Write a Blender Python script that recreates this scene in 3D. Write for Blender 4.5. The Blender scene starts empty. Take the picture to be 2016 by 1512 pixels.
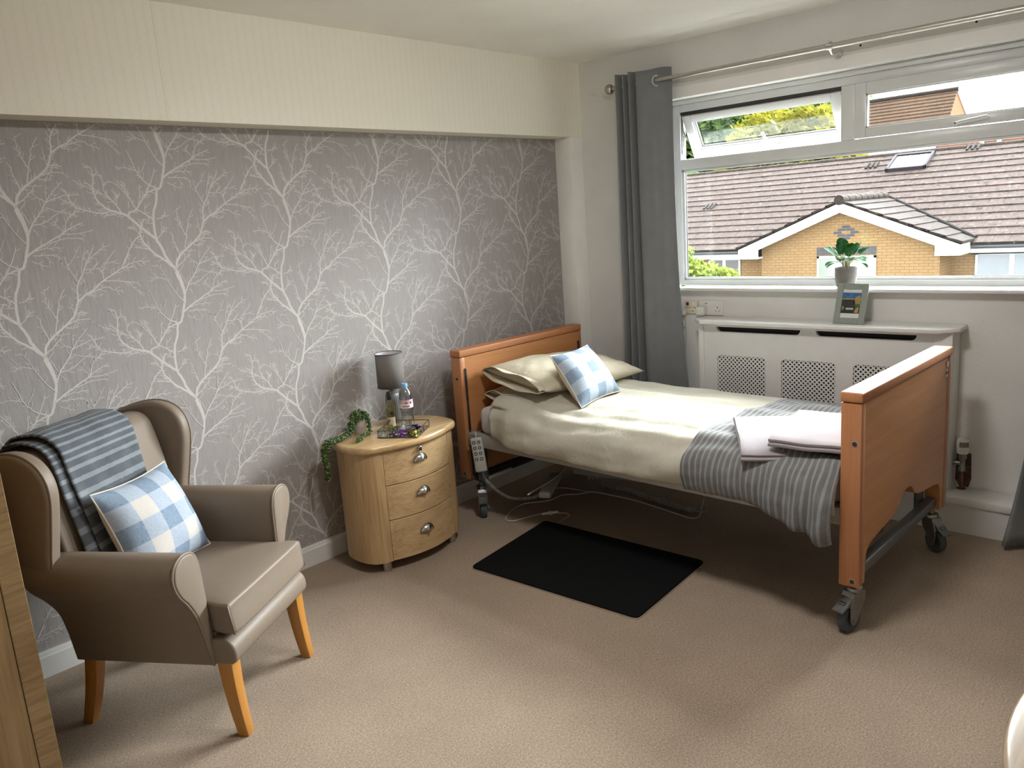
import bpy, bmesh, math, random
from mathutils import Vector, Matrix, noise as mnoise

SC = bpy.context.scene
COL = SC.collection
R = math.radians
random.seed(7)

# ------------------------------------------------------------------ materials
class NT:
    def __init__(self, name):
        self.m = bpy.data.materials.new(name)
        self.m.use_nodes = True
        self.t = self.m.node_tree
        self.t.nodes.clear()
        self.out = self.t.nodes.new('ShaderNodeOutputMaterial')
    def n(self, typ, props=None, **ins):
        nd = self.t.nodes.new(typ)
        for k, v in (props or {}).items():
            setattr(nd, k, v)
        for k, v in ins.items():
            key = k.replace('_', ' ')
            if k[0] == 'i' and k[1:].isdigit():
                s = nd.inputs[int(k[1:])]
            else:
                s = nd.inputs[key]
            self.set(s, v)
        return nd
    def set(self, s, v):
        if isinstance(v, bpy.types.NodeSocket):
            self.t.links.new(v, s)
        elif isinstance(v, bpy.types.Node):
            self.t.links.new(v.outputs[0], s)
        else:
            if s.type == 'RGBA' and len(v) == 3:
                v = (*v, 1)
            s.default_value = v
    def coord(self, scale=(1, 1, 1), kind='Object', rot=(0, 0, 0)):
        tc = self.n('ShaderNodeTexCoord')
        mp = self.n('ShaderNodeMapping', Vector=tc.outputs[kind], Scale=scale, Rotation=rot)
        return mp.outputs[0]
    def noise(self, vec, scale=5, detail=3, rough=.5, dist=0):
        return self.n('ShaderNodeTexNoise', Vector=vec, Scale=scale, Detail=detail, Roughness=rough, Distortion=dist).outputs[0]
    def ramp(self, fac, stops, interp='LINEAR'):
        nd = self.n('ShaderNodeValToRGB', Fac=fac)
        cr = nd.color_ramp
        cr.interpolation = interp
        while len(cr.elements) < len(stops):
            cr.elements.new(.5)
        for e, (p, c) in zip(cr.elements, stops):
            e.position = p
            e.color = (*c, 1) if len(c) == 3 else c
        return nd.outputs[0]
    def mix(self, fac, a, b, mode='MIX'):
        return self.n('ShaderNodeMixRGB', {'blend_type': mode}, Fac=fac, Color1=a, Color2=b).outputs[0]
    def math(self, op, a, b=0.0, c=0.0):
        return self.n('ShaderNodeMath', {'operation': op}, i0=a, i1=b, i2=c).outputs[0]
    def bump(self, h, strength=.3, dist=.01):
        return self.n('ShaderNodeBump', Height=h, Strength=strength, Distance=dist).outputs[0]
    def finish(self, base, rough=.6, metal=0, normal=None, **kw):
        p = self.n('ShaderNodeBsdfPrincipled')
        self.set(p.inputs['Base Color'], base)
        self.set(p.inputs['Roughness'], rough)
        self.set(p.inputs['Metallic'], metal)
        if normal is not None:
            self.set(p.inputs['Normal'], normal)
        for k, v in kw.items():
            self.set(p.inputs[k.replace('_', ' ')], v)
        self.t.links.new(p.outputs[0], self.out.inputs[0])
        return self.m

def plain(name, c, rough=.6, metal=0, var=.06, scale=30, bump=0, bscale=200, **kw):
    """a procedural surface: the colour with a light mottling and an optional grain"""
    g = NT(name)
    v = g.coord()
    nz = g.noise(v, scale, 3)
    lo = tuple(max(0, x * (1 - var)) for x in c)
    hi = tuple(min(1, x * (1 + var)) for x in c)
    col = g.ramp(nz, [(.3, lo), (.7, hi)])
    nm = g.bump(g.noise(v, bscale, 2), bump, .002) if bump else None
    return g.finish(col, rough, metal, nm, **kw)

def wood(name, dark, mid, light, grain='x', scale=1.0, rough=.4, streak=.5, bump=.05, coat=0):
    g = NT(name)
    st = {'x': (1.2, 14, 14), 'y': (14, 1.2, 14), 'z': (14, 14, 1.2)}[grain]
    v = g.coord(tuple(s * scale for s in st))
    a = g.noise(v, 1.6, 5, .6, .6)
    st2 = {'x': (3, 120, 120), 'y': (120, 3, 120), 'z': (120, 120, 3)}[grain]
    v2 = g.coord(tuple(s * scale for s in st2))
    b = g.noise(v2, 1.5, 3, .6)
    f = g.mix(streak, a, b)
    col = g.ramp(f, [(.32, dark), (.5, mid), (.68, light)])
    kw = {'Coat_Weight': coat, 'Coat_Roughness': .25} if coat else {}
    return g.finish(col, rough, 0, g.bump(b, bump, .001), **kw)

M = {}
# room surfaces
def m_wallpaper():
    g = NT('silver_grey_wallpaper')
    v = g.coord((60, 60, 5))
    a = g.noise(v, 3, 5, .7)
    v2 = g.coord((2.2, 2.2, .9))
    b = g.noise(v2, 1.5, 3)
    v3 = g.coord((220, 220, 9))
    c = g.noise(v3, 2, 3, .6)
    f = g.mix(.45, a, c)
    col = g.ramp(f, [(.34, (.262, .244, .238)), (.5, (.330, .308, .302)), (.66, (.385, .362, .355))])
    col = g.mix(g.ramp(b, [(.45, (0, 0, 0)), (.7, (.25, .25, .25))]), col, (.36, .33, .315))
    return g.finish(col, .55, 0, g.bump(f, .12, .001))
M['wallpaper'] = m_wallpaper()
M['print'] = plain('pale_branch_print', (.57, .555, .53), .5, 0, .04, 60)

def m_beam():
    g = NT('embossed_cream_paper')
    tc = g.n('ShaderNodeTexCoord')
    sx = g.n('ShaderNodeSeparateXYZ', i0=tc.outputs['Object'])
    v = g.coord((1, 1, 1))
    wob = g.math('MULTIPLY', g.math('SINE', g.math('MULTIPLY', sx.outputs[2], 210.0)), .0022)
    x = g.math('ADD', sx.outputs[0], wob)
    s = g.math('ABSOLUTE', g.math('SINE', g.math('MULTIPLY', x, math.pi / .036)))
    s = g.math('POWER', s, .35)
    seam = g.math('GREATER_THAN', g.math('ABSOLUTE', g.math('ADD', sx.outputs[0], 2.52)), .004)
    h = g.math('ADD', s, g.math('MULTIPLY', g.noise(v, 160, 3), .35))
    col = g.mix(g.math('MULTIPLY', s, 1.0), (.835, .81, .70), (.875, .85, .74))
    return g.finish(col, .75, 0, g.bump(h, .22, .003))
M['beam'] = m_beam()

def m_wall():
    g = NT('textured_white_wall_paint')
    v = g.coord()
    vo = g.n('ShaderNodeTexVoronoi', {'feature': 'DISTANCE_TO_EDGE'}, Vector=v, Scale=38, Randomness=.65).outputs[0]
    h = g.math('ADD', g.math('MINIMUM', vo, .12), g.math('MULTIPLY', g.noise(v, 90, 4), .12))
    col = g.ramp(g.noise(v, 4, 4), [(.3, (.66, .652, .632)), (.7, (.72, .712, .69))])
    return g.finish(col, .7, 0, g.bump(h, .22, .008))
M['wall'] = m_wall()
M['wall_smooth'] = plain('smooth_white_wall_paint', (.87, .86, .83), .7, 0, .03, 5, .12, 120)

def m_ceiling():
    g = NT('stippled_ceiling_paint')
    v = g.coord()
    h = g.noise(v, 110, 4, .65)
    col = g.ramp(g.noise(v, 3, 3), [(.3, (.88, .86, .795)), (.7, (.93, .91, .845))])
    return g.finish(col, .85, 0, g.bump(h, .5, .008))
M['ceiling'] = m_ceiling()

def m_carpet():
    g = NT('brown_flecked_carpet')
    v = g.coord()
    a = g.noise(v, 420, 3, .8)
    b = g.noise(v, 150, 3, .6)
    c = g.noise(v, 2.2, 4, .6)
    f = g.mix(.4, a, b)
    col = g.ramp(f, [(.33, (.135, .098, .068)), (.46, (.30, .23, .168)), (.56, (.415, .33, .256)), (.70, (.62, .535, .44))])
    shade = g.ramp(c, [(.3, (.86, .85, .84)), (.7, (1.06, 1.05, 1.05))])
    col = g.mix(1.0, col, shade, 'MULTIPLY')
    return g.finish(col, .95, 0, g.bump(f, .6, .006), Sheen_Weight=.05, Sheen_Roughness=.6, Specular_IOR_Level=.1)
M['carpet'] = m_carpet()
M['gloss_white'] = plain('white_gloss_paint', (.70, .695, .68), .3, 0, .03, 12)
M['upvc'] = plain('white_window_plastic', (.66, .675, .67), .3, 0, .02, 12)
M['gasket'] = plain('dark_rubber_gasket', (.03, .03, .03), .6)
M['bronze_seal'] = plain('brown_weather_seal', (.16, .12, .085), .6)

def m_glass():
    g = NT('clear_window_glass')
    fr = g.n('ShaderNodeFresnel', IOR=1.45)
    tr = g.n('ShaderNodeBsdfTransparent', Color=(.96, .98, .97))
    gl = g.n('ShaderNodeBsdfGlossy', Color=(1, 1, 1), Roughness=.02)
    nz = g.noise(g.coord(), 3, 2)
    f = g.math('MULTIPLY', fr.outputs[0], g.ramp(nz, [(0, (.8, .8, .8)), (1, (1, 1, 1))]))
    mx = g.n('ShaderNodeMixShader', Fac=f, i1=tr.outputs[0], i2=gl.outputs[0])
    g.t.links.new(mx.outputs[0], g.out.inputs[0])
    return g.m
M['glass'] = m_glass()

# furniture
M['oak'] = wood('light_oak_veneer', (.30, .185, .085), (.47, .315, .155), (.58, .41, .22), 'z', 1.0, .42, .45)
M['oak_front'] = wood('light_oak_drawer_fronts', (.32, .20, .095), (.50, .34, .175), (.61, .44, .245), 'x', .8, .42, .45)
M['oak_top'] = wood('oak_top_edge', (.36, .22, .10), (.50, .335, .165), (.60, .43, .225), 'x', .8, .22, .35, .03, .4)
M['oak_dark'] = wood('wardrobe_oak_board', (.12, .068, .027), (.195, .117, .050), (.26, .165, .077), 'z', .7, .45, .4)
M['beech'] = wood('orange_beech_board', (.40, .17, .062), (.47, .212, .082), (.53, .25, .10), 'x', .9, .36, .45, .03, .15)
M['beech_stile'] = wood('beech_edge_posts', (.36, .14, .055), (.42, .175, .072), (.47, .205, .09), 'z', .9, .33, .4, .03, .2)
M['beech_cap'] = wood('beech_cap_rail', (.37, .15, .06), (.43, .18, .075), (.48, .21, .092), 'x', .9, .5, .4, .03, .0)
M['leg_wood'] = wood('honey_beech_leg', (.36, .15, .026), (.43, .19, .036), (.48, .225, .05), 'z', .8, .35, .35, .03, .2)
M['vinyl'] = plain('taupe_vinyl', (.195, .153, .116), .5, 0, .025, 40, .08, 900, Specular_IOR_Level=.35)
M['piping'] = plain('taupe_vinyl_piping', (.19, .15, .114), .5, 0, .03, 40)
M['chrome'] = plain('brushed_steel', (.62, .61, .59), .22, 1, .04, 60)
M['chrome_soft'] = plain('satin_nickel', (.52, .49, .45), .32, 1, .05, 80)
M['zinc'] = plain('zinc_plated_steel', (.27, .265, .25), .34, .9, .08, 40)
M['grey_steel'] = plain('grey_painted_steel', (.135, .14, .145), .4, .2, .05, 30)
M['rail_steel'] = plain('pale_grey_painted_rail', (.36, .345, .32), .4, .1, .04, 30)
M['dark_steel'] = plain('dark_painted_steel', (.035, .036, .04), .5, .2, .1, 30)
M['rubber_blue'] = plain('blue_grey_rubber_tyre', (.055, .075, .088), .55, 0, .06, 40)
M['black'] = plain('black_plastic', (.012, .012, .013), .45, 0, .1, 40)
M['mat'] = plain('black_foam_mat_cover', (.0045, .005, .0053), .85, 0, .1, 60, .2, 700, Specular_IOR_Level=.12)
M['mat_edge'] = plain('tan_mat_edge', (.42, .32, .24), .8)
M['plastic_white'] = plain('white_plastic', (.70, .69, .66), .35, 0, .02, 20)
M['plastic_cream'] = plain('cream_plastic', (.66, .60, .46), .35, 0, .03, 20)
M['plastic_grey'] = plain('pale_grey_plastic', (.42, .42, .39), .4, 0, .04, 20)
M['cable_white'] = plain('white_cable', (.55, .53, .49), .45, 0, .03, 20)
M['cable_grey'] = plain('grey_coiled_cable', (.30, .30, .28), .45, 0, .03, 20)

# fabrics
def fabric(name, c, var=.05, rough=.85, weave=600, bump=.2, sheen=.2, crease=0):
    g = NT(name)
    v = g.coord()
    nz = g.noise(v, 14, 4)
    lo = tuple(x * (1 - var) for x in c); hi = tuple(min(1, x * (1 + var)) for x in c)
    col = g.ramp(nz, [(.3, lo), (.7, hi)])
    h = g.noise(v, weave, 2)
    if crease:
        vv = g.coord((1, 2.2, 1))
        h = g.math('ADD', g.math('MULTIPLY', h, .12), g.noise(vv, 9, 5, .6, 1.6))
    return g.finish(col, rough, 0, g.bump(h, bump, .012 if crease else .001), Sheen_Weight=sheen * .3, Sheen_Roughness=.5, Specular_IOR_Level=.12)
M['duvet'] = fabric('cream_cotton', (.47, .445, .37), .02, .8, 500, .5, .1, 1)
M['pillow'] = fabric('cream_pillowcase_cotton', (.53, .48, .37), .02, .8, 500, .5, .1, 1)
M['mattress'] = fabric('white_mattress_cover', (.56, .525, .51), .03, .6, 300, .1)
M['curtain'] = fabric('grey_curtain_cloth', (.195, .20, .207), .05, .75, 900, .15, .3)
M['towel'] = fabric('pale_pink_terry', (.285, .255, .268), .03, .95, 260, .8, .5)
M['back_linen'] = fabric('oatmeal_cushion_back', (.66, .58, .49), .04, .9, 700, .3)

def m_gingham():
    g = NT('blue_white_check_cloth')
    tc = g.n('ShaderNodeTexCoord')
    sx = g.n('ShaderNodeSeparateXYZ', i0=tc.outputs['UV'])
    def band(s):
        k = g.math('FLOOR', g.math('MULTIPLY', s, 5.0))
        return g.math('SUBTRACT', 1.0, g.math('MODULO', k, 2.0))
    bx, by = band(sx.outputs[0]), band(sx.outputs[1])
    both = g.math('MULTIPLY', bx, by)
    one = g.math('ADD', g.math('MULTIPLY', bx, .5), g.math('MULTIPLY', by, .5))
    v1 = g.n('ShaderNodeMapping', Vector=tc.outputs['UV'], Scale=(18, 260, 1)).outputs[0]
    v2 = g.n('ShaderNodeMapping', Vector=tc.outputs['UV'], Scale=(260, 18, 1)).outputs[0]
    n1 = g.noise(v1, 1, 3, .6); n2 = g.noise(v2, 1, 3, .6)
    slub = g.mix(.5, n1, n2)
    white = g.ramp(slub, [(.35, (.49, .46, .435)), (.65, (.57, .54, .51))])
    light = g.ramp(slub, [(.35, (.27, .325, .42)), (.5, (.35, .405, .49)), (.65, (.44, .485, .545))])
    deep = g.ramp(slub, [(.35, (.13, .185, .26)), (.5, (.20, .265, .35)), (.65, (.28, .345, .42))])
    c = g.mix(g.math('GREATER_THAN', one, .25), white, light)
    c = g.mix(both, c, deep)
    return g.finish(c, .9, 0, g.bump(slub, .5, .002), Specular_IOR_Level=.1)
M['gingham'] = m_gingham()

def m_stripe(name, dark, light, period, duty):
    g = NT(name)
    tc = g.n('ShaderNodeTexCoord')
    sx = g.n('ShaderNodeSeparateXYZ', i0=tc.outputs['UV'])
    nz = g.noise(g.coord(), 60, 3)
    u = g.math('ADD', sx.outputs[0], g.math('MULTIPLY', g.math('SUBTRACT', nz, .5), period * .12))
    f = g.math('FRACT', g.math('DIVIDE', u, period))
    s = g.math('LESS_THAN', f, duty)
    shade = g.noise(g.coord(), 16, 4)
    d = g.ramp(shade, [(.3, tuple(x * .82 for x in dark)), (.7, tuple(x * 1.15 for x in dark))])
    l = g.ramp(shade, [(.3, tuple(x * .9 for x in light)), (.7, tuple(x * 1.1 for x in light))])
    c = g.mix(s, d, l)
    h = g.math('ADD', g.math('MULTIPLY', s, .6), g.math('MULTIPLY', g.noise(g.coord(), 500, 2), .5))
    return g.finish(c, .9, 0, g.bump(h, .35, .004), Sheen_Weight=.10, Sheen_Roughness=.45, Specular_IOR_Level=.12)
M['throw_bed'] = m_stripe('grey_stripe_fleece', (.150, .149, .149), (.245, .247, .25), .0215, .36)
M['throw_chair'] = m_stripe('slate_stripe_fleece', (.095, .106, .122), (.20, .225, .245), .034, .36)

# ------------------------------------------------------------------ mesh builder
class MB:
    def __init__(self):
        self.bm = bmesh.new()
        self.uv = None
    def _new(self, fn):
        before = set(self.bm.verts)
        fn()
        return [v for v in self.bm.verts if v not in before]
    def box(self, x0, x1, y0, y1, z0, z1, bev=0, seg=2, mat=0):
        bm = self.bm
        vs = [bm.verts.new((x, y, z)) for z in (z0, z1) for y in (y0, y1) for x in (x0, x1)]
        fs = [bm.faces.new([vs[i] for i in f]) for f in ((0, 2, 3, 1), (4, 5, 7, 6), (0, 1, 5, 4), (2, 6, 7, 3), (0, 4, 6, 2), (1, 3, 7, 5))]
        for f in fs: f.material_index = mat
        if bev:
            es = list({e for f in fs for e in f.edges})
            r = bmesh.ops.bevel(bm, geom=es, offset=bev, segments=seg, affect='EDGES', profile=.5)
            for f in r['faces']: f.material_index = mat
        return self
    def prism(self, pts, axis, d0, d1, bev=0, seg=2, mat=0, shear=None):
        """extrude the 2-D outline along an axis. axis 'x': pts=(y,z); 'y': (x,z); 'z': (x,y)"""
        bm = self.bm
        def P(p, d):
            if axis == 'x': q = (d, p[0], p[1])
            elif axis == 'y': q = (p[0], d, p[1])
            else: q = (p[0], p[1], d)
            return shear(q) if shear else q
        a = [bm.verts.new(P(p, d0)) for p in pts]
        b = [bm.verts.new(P(p, d1)) for p in pts]
        n = len(pts)
        fs = [bm.faces.new(a), bm.faces.new(b[::-1])]
        caps = list({e for f in fs for e in f.edges})
        for i in range(n):
            j = (i + 1) % n
            fs.append(bm.faces.new((a[j], a[i], b[i], b[j])))
        for f in fs: f.material_index = mat
        bmesh.ops.recalc_face_normals(bm, faces=fs)
        if bev:
            r = bmesh.ops.bevel(bm, geom=caps, offset=bev, segments=seg, affect='EDGES', profile=.5)
            for f in r['faces']: f.material_index = mat
        return self
    def tube(self, pts, r, n=8, cap=True, closed=False, mat=0, flat=1.0):
        bm = self.bm
        pts = [Vector(p) for p in pts]
        k = len(pts)
        rs = r if isinstance(r, (list, tuple)) else [r] * k
        tang = []
        for i in range(k):
            if closed: t = pts[(i + 1) % k] - pts[i - 1]
            else: t = pts[min(i + 1, k - 1)] - pts[max(i - 1, 0)]
            tang.append(t.normalized() if t.length > 1e-9 else Vector((0, 0, 1)))
        up = Vector((0, 0, 1)) if abs(tang[0].z) < .9 else Vector((1, 0, 0))
        nrm = (up - tang[0] * up.dot(tang[0])).normalized()
        rings = []
        for i in range(k):
            nrm = nrm - tang[i] * nrm.dot(tang[i])
            nrm = nrm.normalized() if nrm.length > 1e-6 else tang[i].orthogonal().normalized()
            bi = tang[i].cross(nrm)
            rings.append([bm.verts.new(pts[i] + (nrm * math.cos(2 * math.pi * j / n) * flat + bi * math.sin(2 * math.pi * j / n)) * rs[i]) for j in range(n)])
        m = k if closed else k - 1
        for i in range(m):
            A, B = rings[i], rings[(i + 1) % k]
            for j in range(n):
                f = bm.faces.new((A[j], A[(j + 1) % n], B[(j + 1) % n], B[j])); f.material_index = mat
        if cap and not closed:
            bm.faces.new(rings[0][::-1]).material_index = mat
            bm.faces.new(rings[-1]).material_index = mat
        return self
    def cyl(self, p0, p1, r0, r1=None, n=24, mat=0):
        return self.tube([p0, p1], [r0, r0 if r1 is None else r1], n, mat=mat)
    def lathe(self, prof, c=(0, 0, 0), n=32, mat=0, axis='z', ang=None):
        bm = self.bm
        rings = []
        for r, h in prof:
            if r < 1e-6:
                p = (c[0], c[1], c[2] + h) if axis == 'z' else ((c[0] + h, c[1], c[2]) if axis == 'x' else (c[0], c[1] + h, c[2]))
                rings.append([bm.verts.new(p)])
                continue
            ring = []
            for j in range(n):
                a = 2 * math.pi * j / n
                rr = r * (ang(a, h) if ang else 1)
                u, v = rr * math.cos(a), rr * math.sin(a)
                p = (c[0] + u, c[1] + v, c[2] + h) if axis == 'z' else ((c[0] + h, c[1] + u, c[2] + v) if axis == 'x' else (c[0] + u, c[1] + h, c[2] + v))
                ring.append(bm.verts.new(p))
            rings.append(ring)
        fs = []
        for A, B in zip(rings, rings[1:]):
            if len(A) == 1 and len(B) == 1: continue
            for j in range(n):
                j2 = (j + 1) % n
                if len(A) == 1: f = bm.faces.new((A[0], B[j2], B[j]))
                elif len(B) == 1: f = bm.faces.new((A[j], A[j2], B[0]))
                else: f = bm.faces.new((A[j], A[j2], B[j2], B[j]))
                f.material_index = mat; fs.append(f)
        if fs: bmesh.ops.recalc_face_normals(bm, faces=fs)
        return self
    def grid(self, fn, nu, nv, mat=0, uvfn=None, closeu=False):
        bm = self.bm
        V = [[bm.verts.new(fn(i / nu, j / nv)) for j in range(nv + 1)] for i in range(nu + (0 if closeu else 1))]
        if uvfn and self.uv is None:
            self.uv = bm.loops.layers.uv.new('UVMap')
        L = len(V)
        for i in range(nu):
            for j in range(nv):
                i2 = (i + 1) % L
                f = bm.faces.new((V[i][j], V[i2][j], V[i2][j + 1], V[i][j + 1])); f.material_index = mat
                if uvfn:
                    for l, (a, b) in zip(f.loops, ((i, j), (i + 1, j), (i + 1, j + 1), (i, j + 1))):
                        l[self.uv].uv = uvfn(a / nu, b / nv)
        return V
    def sphere(self, c, r, n=16, sc=(1, 1, 1), mat=0):
        prof = [(r * math.sin(math.pi * i / (n // 2)), -r * math.cos(math.pi * i / (n // 2))) for i in range(n // 2 + 1)]
        prof[0] = (0, -r); prof[-1] = (0, r)
        vs = self._new(lambda: self.lathe(prof, (0, 0, 0), n, mat))
        for v in vs: v.co = Vector((v.co.x * sc[0] + c[0], v.co.y * sc[1] + c[1], v.co.z * sc[2] + c[2]))
        return self
    def face(self, pts, mat=0):
        f = self.bm.faces.new([self.bm.verts.new(p) for p in pts]); f.material_index = mat
        return f
    def xform(self, m):
        self.bm.transform(m); return self
    def build(self, name, mats, parent=None, smooth=40, frame=None, recentre=False, sub=0, solid=0, solid_off=-1, normals=False):
        bm = self.bm
        if normals: bmesh.ops.recalc_face_normals(bm, faces=bm.faces[:])
        me = bpy.data.meshes.new(name)
        fr = frame or Matrix()
        if recentre:
            xs = [v.co for v in bm.verts]
            c = Vector(((min(p.x for p in xs) + max(p.x for p in xs)) / 2, (min(p.y for p in xs) + max(p.y for p in xs)) / 2, min(p.z for p in xs)))
            bm.transform(Matrix.Translation(-c)); fr = fr @ Matrix.Translation(c)
        bm.to_mesh(me); bm.free()
        for m in (mats if isinstance(mats, (list, tuple)) else [mats]): me.materials.append(m)
        if smooth:
            for p in me.polygons: p.use_smooth = True
            if smooth < 180 and not sub: me.set_sharp_from_angle(angle=R(smooth))
        o = bpy.data.objects.new(name, me); COL.objects.link(o)
        if parent is not None: o.parent = parent
        o.matrix_local = fr
        if solid:
            s = o.modifiers.new('thickness', 'SOLIDIFY'); s.thickness = solid; s.offset = solid_off
        if sub:
            s = o.modifiers.new('subdivision', 'SUBSURF'); s.levels = sub; s.render_levels = sub
        return o

def tag(o, label=None, cat=None, group=None, kind=None):
    if label: o['label'] = label
    if cat: o['category'] = cat
    if group: o['group'] = group
    if kind: o['kind'] = kind
    return o
def thing(name, label, cat, loc=(0, 0, 0), rotz=0, group=None):
    o = bpy.data.objects.new(name, None); COL.objects.link(o)
    o.location = loc; o.rotation_euler = (0, 0, rotz); o.empty_display_size = .1
    return tag(o, label, cat, group)
def frame(loc, rotz=0):
    return Matrix.Translation(loc) @ Matrix.Rotation(rotz, 4, 'Z')
def spline(pts, n=8, closed=False):
    """Catmull-Rom through the points"""
    P = [Vector(p) for p in pts]; out = []
    k = len(P); m = k if closed else k - 1
    for i in range(m):
        if closed: a, b, c, d = P[i - 1], P[i], P[(i + 1) % k], P[(i + 2) % k]
        else: a, b, c, d = P[max(i - 1, 0)], P[i], P[i + 1], P[min(i + 2, k - 1)]
        for j in range(n):
            t = j / n
            out.append(.5 * ((2 * b) + (c - a) * t + (2 * a - 5 * b + 4 * c - d) * t * t + (3 * b - 3 * c + d - a) * t ** 3))
    if not closed: out.append(P[-1])
    return out
def lerp(a, b, t): return a + (b - a) * t
def sstep(a, b, x):
    t = max(0, min(1, (x - a) / (b - a))); return t * t * (3 - 2 * t)
def fbm(x, y, z=0): return mnoise.noise(Vector((x, y, z)))
# ------------------------------------------------------------------ room shell
# x runs along the papered wall to the window wall (x = 0); y runs from the room (negative) to the papered wall; z is up
XW, YN, H = -5.3, -4.6, 2.4
def struct(name, mb, mats, parent=None, smooth=30, **kw):
    o = mb.build(name, mats, parent, smooth, **kw)
    if parent is None: tag(o, kind='structure')
    return o

struct('floor', MB().box(XW, 0.16, YN, .25, -.12, 0), M['carpet'])
struct('ceiling', MB().box(XW, 0.16, YN, .25, H, H + .12), M['ceiling'])
struct('wall_back', MB().box(XW - .12, XW, YN, .25, 0, H), M['wall_smooth'])
struct('wall_near', MB().box(XW, .16, YN - .12, YN, 0, H), M['wall_smooth'])

# papered wall, its printed branches lying in the same mesh
UNIT = '''10.8 9.0 12.6:-3 517,7 482,18 426,8 376,-11 323,-29 306,-38 265,-54 223,-60 188,-59 124,-45 90,-31 47,-4 5,0 -4;12.6 11.7 9.9:0 0,11 -37,19 -80,22 -97;9.9 7.2 4.0:-4 5,-45 45,-78 71,-104 105,-118 134,-115 162,-94 203;4.0 2.7:-85 82,-115 92,-148 98;4.0 4.0:-117 144,-152 114,-175 78,-198 37;2.7 1.8:-119 142,-132 160,-147 177;10.8 9.0 5.4 2.2:-55 119,-81 142,-112 171,-154 215,-178 227,-215 240,-241 260,-258 288,-261 318,-255 359,-260 393,-283 406;4.5 3.1:-211 236,-246 229,-282 237,-313 247,-331 252,-348 284,-359 316;2.7 1.8:-331 252,-348 267,-370 278;2.2 1.8:-286 239,-284 252;2.2 1.8:-303 246,-302 257;5.4 2.7 1.8:-171 222,-187 255,-208 284,-225 312,-224 346,-234 375;3.1 2.2:-187 255,-186 278,-184 305;2.7 1.8:-187 257,-220 292,-251 304,-275 334,-284 342;2.7 1.8:-263 311,-288 330,-316 337;4.0 2.2:-192 224,-213 222,-239 219;5.4 5.4:-155 213,-144 228,-118 239,-88 277,-72 296,-43 309,-31 311;4.0 2.2:-71 300,-41 349,-24 391;4.0 2.2:-118 239,-136 281,-149 310,-173 348;2.2 1.8:-136 278,-172 327,-203 346;2.2 1.8:-143 247,-142 270;2.2 1.8:-149 306,-145 336;4.0 4.0:-118 239,-83 218,-63 200;3.1 1.8:-107 252,-97 290,-93 329;2.2 1.8:-255 359,-238 379;2.7 1.8:-88 218,-82 257;2.2 1.4:-84 242,-63 262;2.2 1.8:-186 278,-179 296;3.1 1.8:-61 184,-79 186,-90 203;2.7 1.8:-59 120,-30 149,-16 163;2.2 1.8:-33 145,-31 189;3.1 2.2:-48 199,-26 205,-8 221;10.8 8.1 5.4 2.7:0 2,9 30,27 56,54 78,86 101,120 132,134 164,144 197,149 237,175 281,189 309,208 341,228 372;4.0 2.2:25 57,17 82,7 116,8 136;4.0 2.2:49 78,62 131,74 170,80 194,105 233;3.1 1.8:61 126,47 161,37 190,37 239;4.0 2.2:86 99,117 112,147 115,171 112;3.1 1.8:85 93,104 88,129 90;2.7 1.8:123 136,140 139,158 143;2.2 1.4:123 136,117 166,117 199;8.1 4.5 2.7:141 180,169 200,201 216,235 243,274 265,313 287,357 303,390 307,408 302;4.0 1.8:179 200,216 215,253 222,271 210,304 201;2.7 1.8:178 197,198 196,218 190;3.6 1.8:246 246,281 243,327 235,368 227;2.2 1.4:327 233,354 203,380 172;3.6 1.8:246 246,245 280,260 312,299 354;2.2 1.8:259 308,302 318;2.7 1.8:184 293,212 293,247 296;2.2 1.4:212 295,240 318;3.6 1.8:189 309,218 340,257 367,263 387;3.6 1.8:156 249,139 284,128 313,121 346;2.7 1.8:128 313,154 340,179 379;1.8 1.4:170 207,174 239,180 260;2.7 1.8:171 285,183 334,198 374;3.1 1.8:313 285,340 332,372 377;2.7 1.8:313 287,344 287,366 288;2.2 1.4:274 265,317 276;4.0 2.2:6 9,38 34,66 64,75 75;2.7 1.8:10 -12,31 14;3.1 2.2:14 -16,34 -61;5.9 2.2:25 -89,45 -54,74 -21,96 14,123 48,157 80;4.0 1.8:93 10,124 23,166 35,214 35;3.6 1.8:38 -66,83 -56,116 -35,159 -11;2.7 1.8:93 -6,128 -20,184 -34;2.7 1.8:96 14,71 30,52 49;2.2 1.4:99 18,98 47,107 76;3.6 1.8:41 -79,53 -100;8.1 5.4 2.2:4 -170,41 -146,78 -127,127 -100,170 -77,208 -63;3.1 1.8:127 -100,167 -102,203 -99,238 -91;3.6 2.2:138 -94,153 -53,177 -31,195 -8;2.2 1.8:138 -94,116 -69,111 -55;3.6 1.8:83 -128,145 -116,200 -120;3.6 1.8:35 -154,71 -147,125 -149;3.6 1.8:24 -169,62 -171,97 -173,114 -189;2.2 1.4:62 -171,82 -202;2.7 1.8:16 -188,43 -202,66 -212;4.0 1.8:14 -133,-10 -100,-29 -68,-43 -37,-56 -2,-75 25;3.1 1.8:-43 -37,-73 -25,-92 -26,-108 -40;2.2 1.4:-90 -14,-113 18;5.0 2.2:-26 -211,-61 -192,-81 -171,-96 -144,-108 -101,-121 -68;3.1 1.8:-96 -144,-126 -133,-167 -134;2.2 1.8:-78 -151,-53 -106'''
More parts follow.
